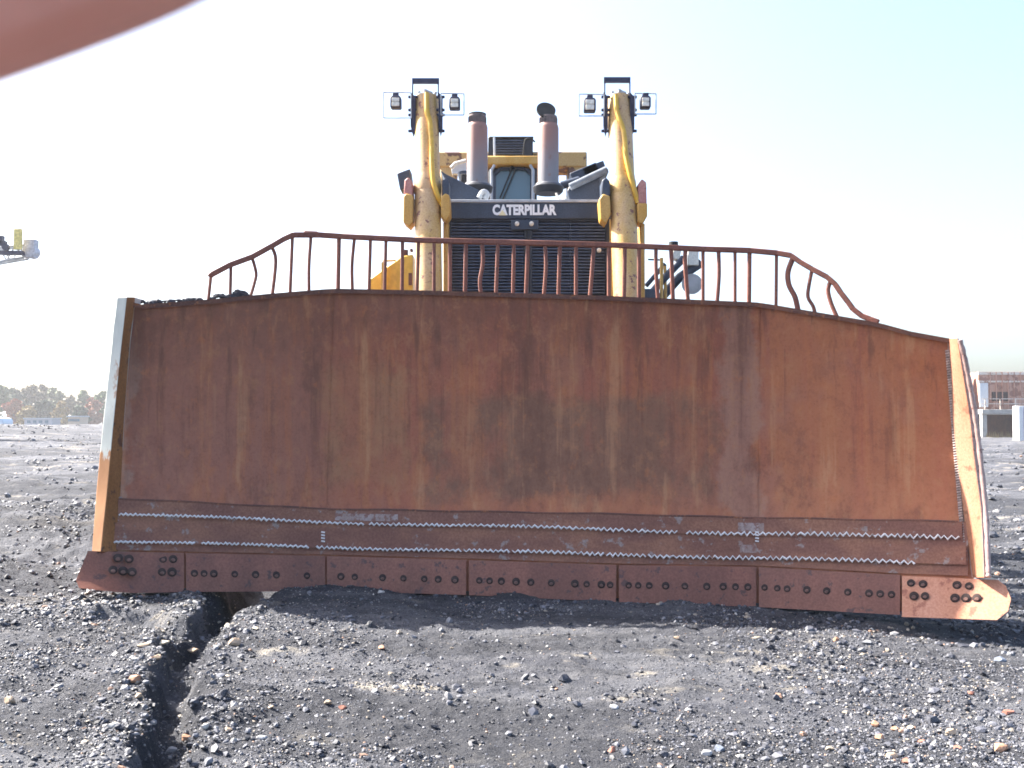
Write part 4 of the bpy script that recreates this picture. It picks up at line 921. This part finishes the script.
# conveyor boom reaching in from the left
def boom():
    Y = 42.; t0 = P(30, 250, Y); bx = -27.0; z0 = gz1(bx, Y)
    t = empty('stacker_boom', (bx, Y, z0), 'end of a steel conveyor boom with a yellow plate, high at the left edge', 'conveyor')
    m = MB()
    for dy in (-.2, .2):
        a = P(26, 258, Y)+Vector((0, dy, 0)); b = P(26, 246, Y)+Vector((0, dy, 0)); A = Vector((bx, Y+dy, a.z-1.2)); Bv = Vector((bx, Y+dy, b.z-.7)); m.tube([A, a], .06, 8); m.tube([Bv, b], .05, 8)
        for k in range(10):
            u, v2 = k/10, (k+1)/10; m.tube([A.lerp(a, u), Bv.lerp(b, (u+v2)/2)], .03, 6); m.tube([Bv.lerp(b, (u+v2)/2), A.lerp(a, v2)], .03, 6)
    m.build('truss', M['steel'], t)
    m = MB(); q0, q1 = P(20.5, 252, Y), P(28.5, 231.5, Y); m.box(((q0.x+q1.x)/2, Y-.55, (q0.z+q1.z)/2), (q1.x-q0.x, .12, q1.z-q0.z)); m.build('plate', plain('pale_yellow_plate', (.66, .52, .16), .6), t, .01)
    m = MB(); c = P(31.5, 252, Y); m.tube([c+Vector((0, -.25, 0)), c+Vector((0, .25, 0))], .27, 12); m.box(P(31, 249, Y), (.46, .4, .75)); m.build('head_drum', plain('grey_drum', (.42, .41, .44), .5), t, .01)
    m = MB(); m.tube([P(14, 250, Y)+Vector((0, -.6, 0)), P(14, 250, Y)+Vector((0, -.75, 0))], .14, 14); m.box(P(6, 242, Y)+Vector((0, -.55, 0)), (.35, .2, .3)); m.box(P(10, 246, Y)+Vector((0, -.55, 0)), (.25, .2, .2)); m.box(P(18, 255, Y)+Vector((0, -.5, 0)), (.9, .3, .16)); m.build('roller_fitting', M['navy'], t)
    m = MB()
    for dx, dy in ((-1.4, -1.2), (1.4, -1.2), (-1.4, 1.2), (1.4, 1.2)): m.tube([(bx+dx, Y+dy, z0-.2), (bx+dx*.3, Y+dy*.5, t0.z-.9)], .12, 8)
    m.box((bx, Y, t0.z-.9), (1.6, 1.6, .2)); m.build('tower', M['steel'], t)
boom()

# ------------------------------------------------------------------ photographer's hand, a finger before the lens
def hand():
    def c2w(x, y, z): return CAM+Vector((1, 0, 0))*x+UP*y+FW*z
    V = []; E = []; Rd = []
    def chain(start, pts):
        prev = start
        for (x, y, z, r) in pts:
            V.append(c2w(x, y, z)); Rd.append(r)
            if prev is not None: E.append((prev, len(V)-1))
            prev = len(V)-1
        return prev
    wrist = chain(None, [(-.165, -.045, -.035, .025)])
    chain(wrist, [(-.185, -.09, -.075, .028), (-.215, -.16, -.14, .036), (-.25, -.24, -.21, .042)])
    palm = chain(wrist, [(-.142, -.020, .0, .026), (-.128, -.002, .022, .024)])
    kn = chain(palm, [(-.112, .012, .052, .0135)])
    chain(kn, [(-.088, .0215, .076, .0098), (-.074, .0240, .080, .0092), (-.056, .0268, .0800, .0086), (-.040, .0325, .0800, .0087), (-.028, .0367, .0800, .0083), (-.021, .0392, .0800, .0066), (-.0185, .0400, .0800, .0045)])
    for k, (ox, oy) in enumerate(((0, -.021), (-.003, -.042), (-.006, -.061))):
        s = (1.0, .95, .8)[k]
        q = chain(palm, [(-.116+ox, .010+oy, .046, .0125*s)])
        chain(q, [(-.108+ox, .012+oy, .076, .0098*s), (-.090+ox, .010+oy, .090, .0092*s), (-.074+ox, .006+oy, .086, .0086*s), (-.064+ox, .004+oy, .076, .0074*s)])
    chain(palm, [(-.112, -.030, -.004, .016), (-.088, -.036, -.012, .0112), (-.064, -.036, -.016, .0100), (-.048, -.035, -.016, .0076)])
    me = bpy.data.meshes.new('hand'); me.from_pydata([tuple(v) for v in V], E, []); me.update()
    o = bpy.data.objects.new('hand', me); COL.objects.link(o)
    o.modifiers.new('skin', 'SKIN'); 
    for i, d in enumerate(me.skin_vertices[0].data): d.radius = (Rd[i], Rd[i]); d.use_root = (i == 1)
    sb = o.modifiers.new('sub', 'SUBSURF'); sb.levels = 2; sb.render_levels = 2
    t = NT('skin'); n = t.noise(260, (1, 1, 1), 3); b = t.noise(40, (1, 1, 1), 3); c = t.mix(t.ramp(b, .35, .65), (.74, .36, .29), (.82, .44, .36)); t.done(c, .5, n, .2, .0005, 0, .4)
    t.b.inputs['Subsurface Weight'].default_value = .15; t.b.inputs['Subsurface Radius'].default_value = (.004, .0015, .0008); t.b.inputs['Subsurface Scale'].default_value = 1
    me.materials.append(t.m); tag(o, 'blurred pink fingertip of the photographer across the top left corner', 'hand')
hand()

# ------------------------------------------------------------------ air
m = MB(); m.box((0, 500, 4.75), (2600, 2400, 12.5)); haze = m.build('haze', [bpy.data.materials.new('haze_air')]); tag(haze, 'thin pale haze in the air over the yard', 'haze', None, 'stuff')
hm = haze.data.materials[0]; hm.use_nodes = True; hm.node_tree.nodes.clear(); hv = hm.node_tree.nodes.new('ShaderNodeVolumePrincipled'); ho = hm.node_tree.nodes.new('ShaderNodeOutputMaterial')
hv.inputs['Color'].default_value = (.93, .95, 1, 1); hv.inputs['Density'].default_value = .0005; hv.inputs['Anisotropy'].default_value = .3; hm.node_tree.links.new(hv.outputs[0], ho.inputs['Volume'])
# ------------------------------------------------------------------ light, sky, camera
SUN_AZ, SUN_EL = 21.0, 43.6            # degrees behind the blade plane (from the left), height
w = bpy.data.worlds.new('World'); scene.world = w; w.use_nodes = True; nt = w.node_tree; nt.nodes.clear()
sky = nt.nodes.new('ShaderNodeTexSky'); sky.sky_type = 'NISHITA'; sky.sun_disc = False; sky.sun_elevation = R(SUN_EL); sky.sun_rotation = R(-(90-SUN_AZ)); sky.air_density = 1.0; sky.dust_density = 4.0; sky.ozone_density = 2.8
bg = nt.nodes.new('ShaderNodeBackground'); bg.inputs[1].default_value = .10; ow = nt.nodes.new('ShaderNodeOutputWorld'); nt.links.new(sky.outputs[0], bg.inputs[0]); nt.links.new(bg.outputs[0], ow.inputs[0])
sd = Vector((-math.cos(R(SUN_AZ))*math.cos(R(SUN_EL)), math.sin(R(SUN_AZ))*math.cos(R(SUN_EL)), math.sin(R(SUN_EL))))
sl = bpy.data.lights.new('sun', 'SUN'); sl.energy = 5.0; sl.angle = R(.53); sl.color = (1, .94, .85); so = bpy.data.objects.new('sun', sl); COL.objects.link(so); so.rotation_euler = sd.to_track_quat('Z', 'Y').to_euler(); so.location = (-20, 6, 20)
cam = bpy.data.cameras.new('camera'); co_ = bpy.data.objects.new('camera', cam); COL.objects.link(co_); scene.camera = co_
co_.location = CAM; co_.rotation_euler = (math.pi/2+PITCH, 0, 0); cam.lens = 36; cam.sensor_width = 36; cam.clip_start = .01; cam.clip_end = 6000
cam.dof.use_dof = True; cam.dof.focus_distance = 10; cam.dof.aperture_fstop = 26
vs_ = scene.view_settings; vs_.view_transform = 'Standard'; vs_.look = 'None'; vs_.exposure = 2.32; vs_.gamma = 1; vs_.use_curve_mapping = False
scene.cycles.filter_width = 1.7; scene.cycles.use_denoising = True; scene.cycles.max_bounces = 6
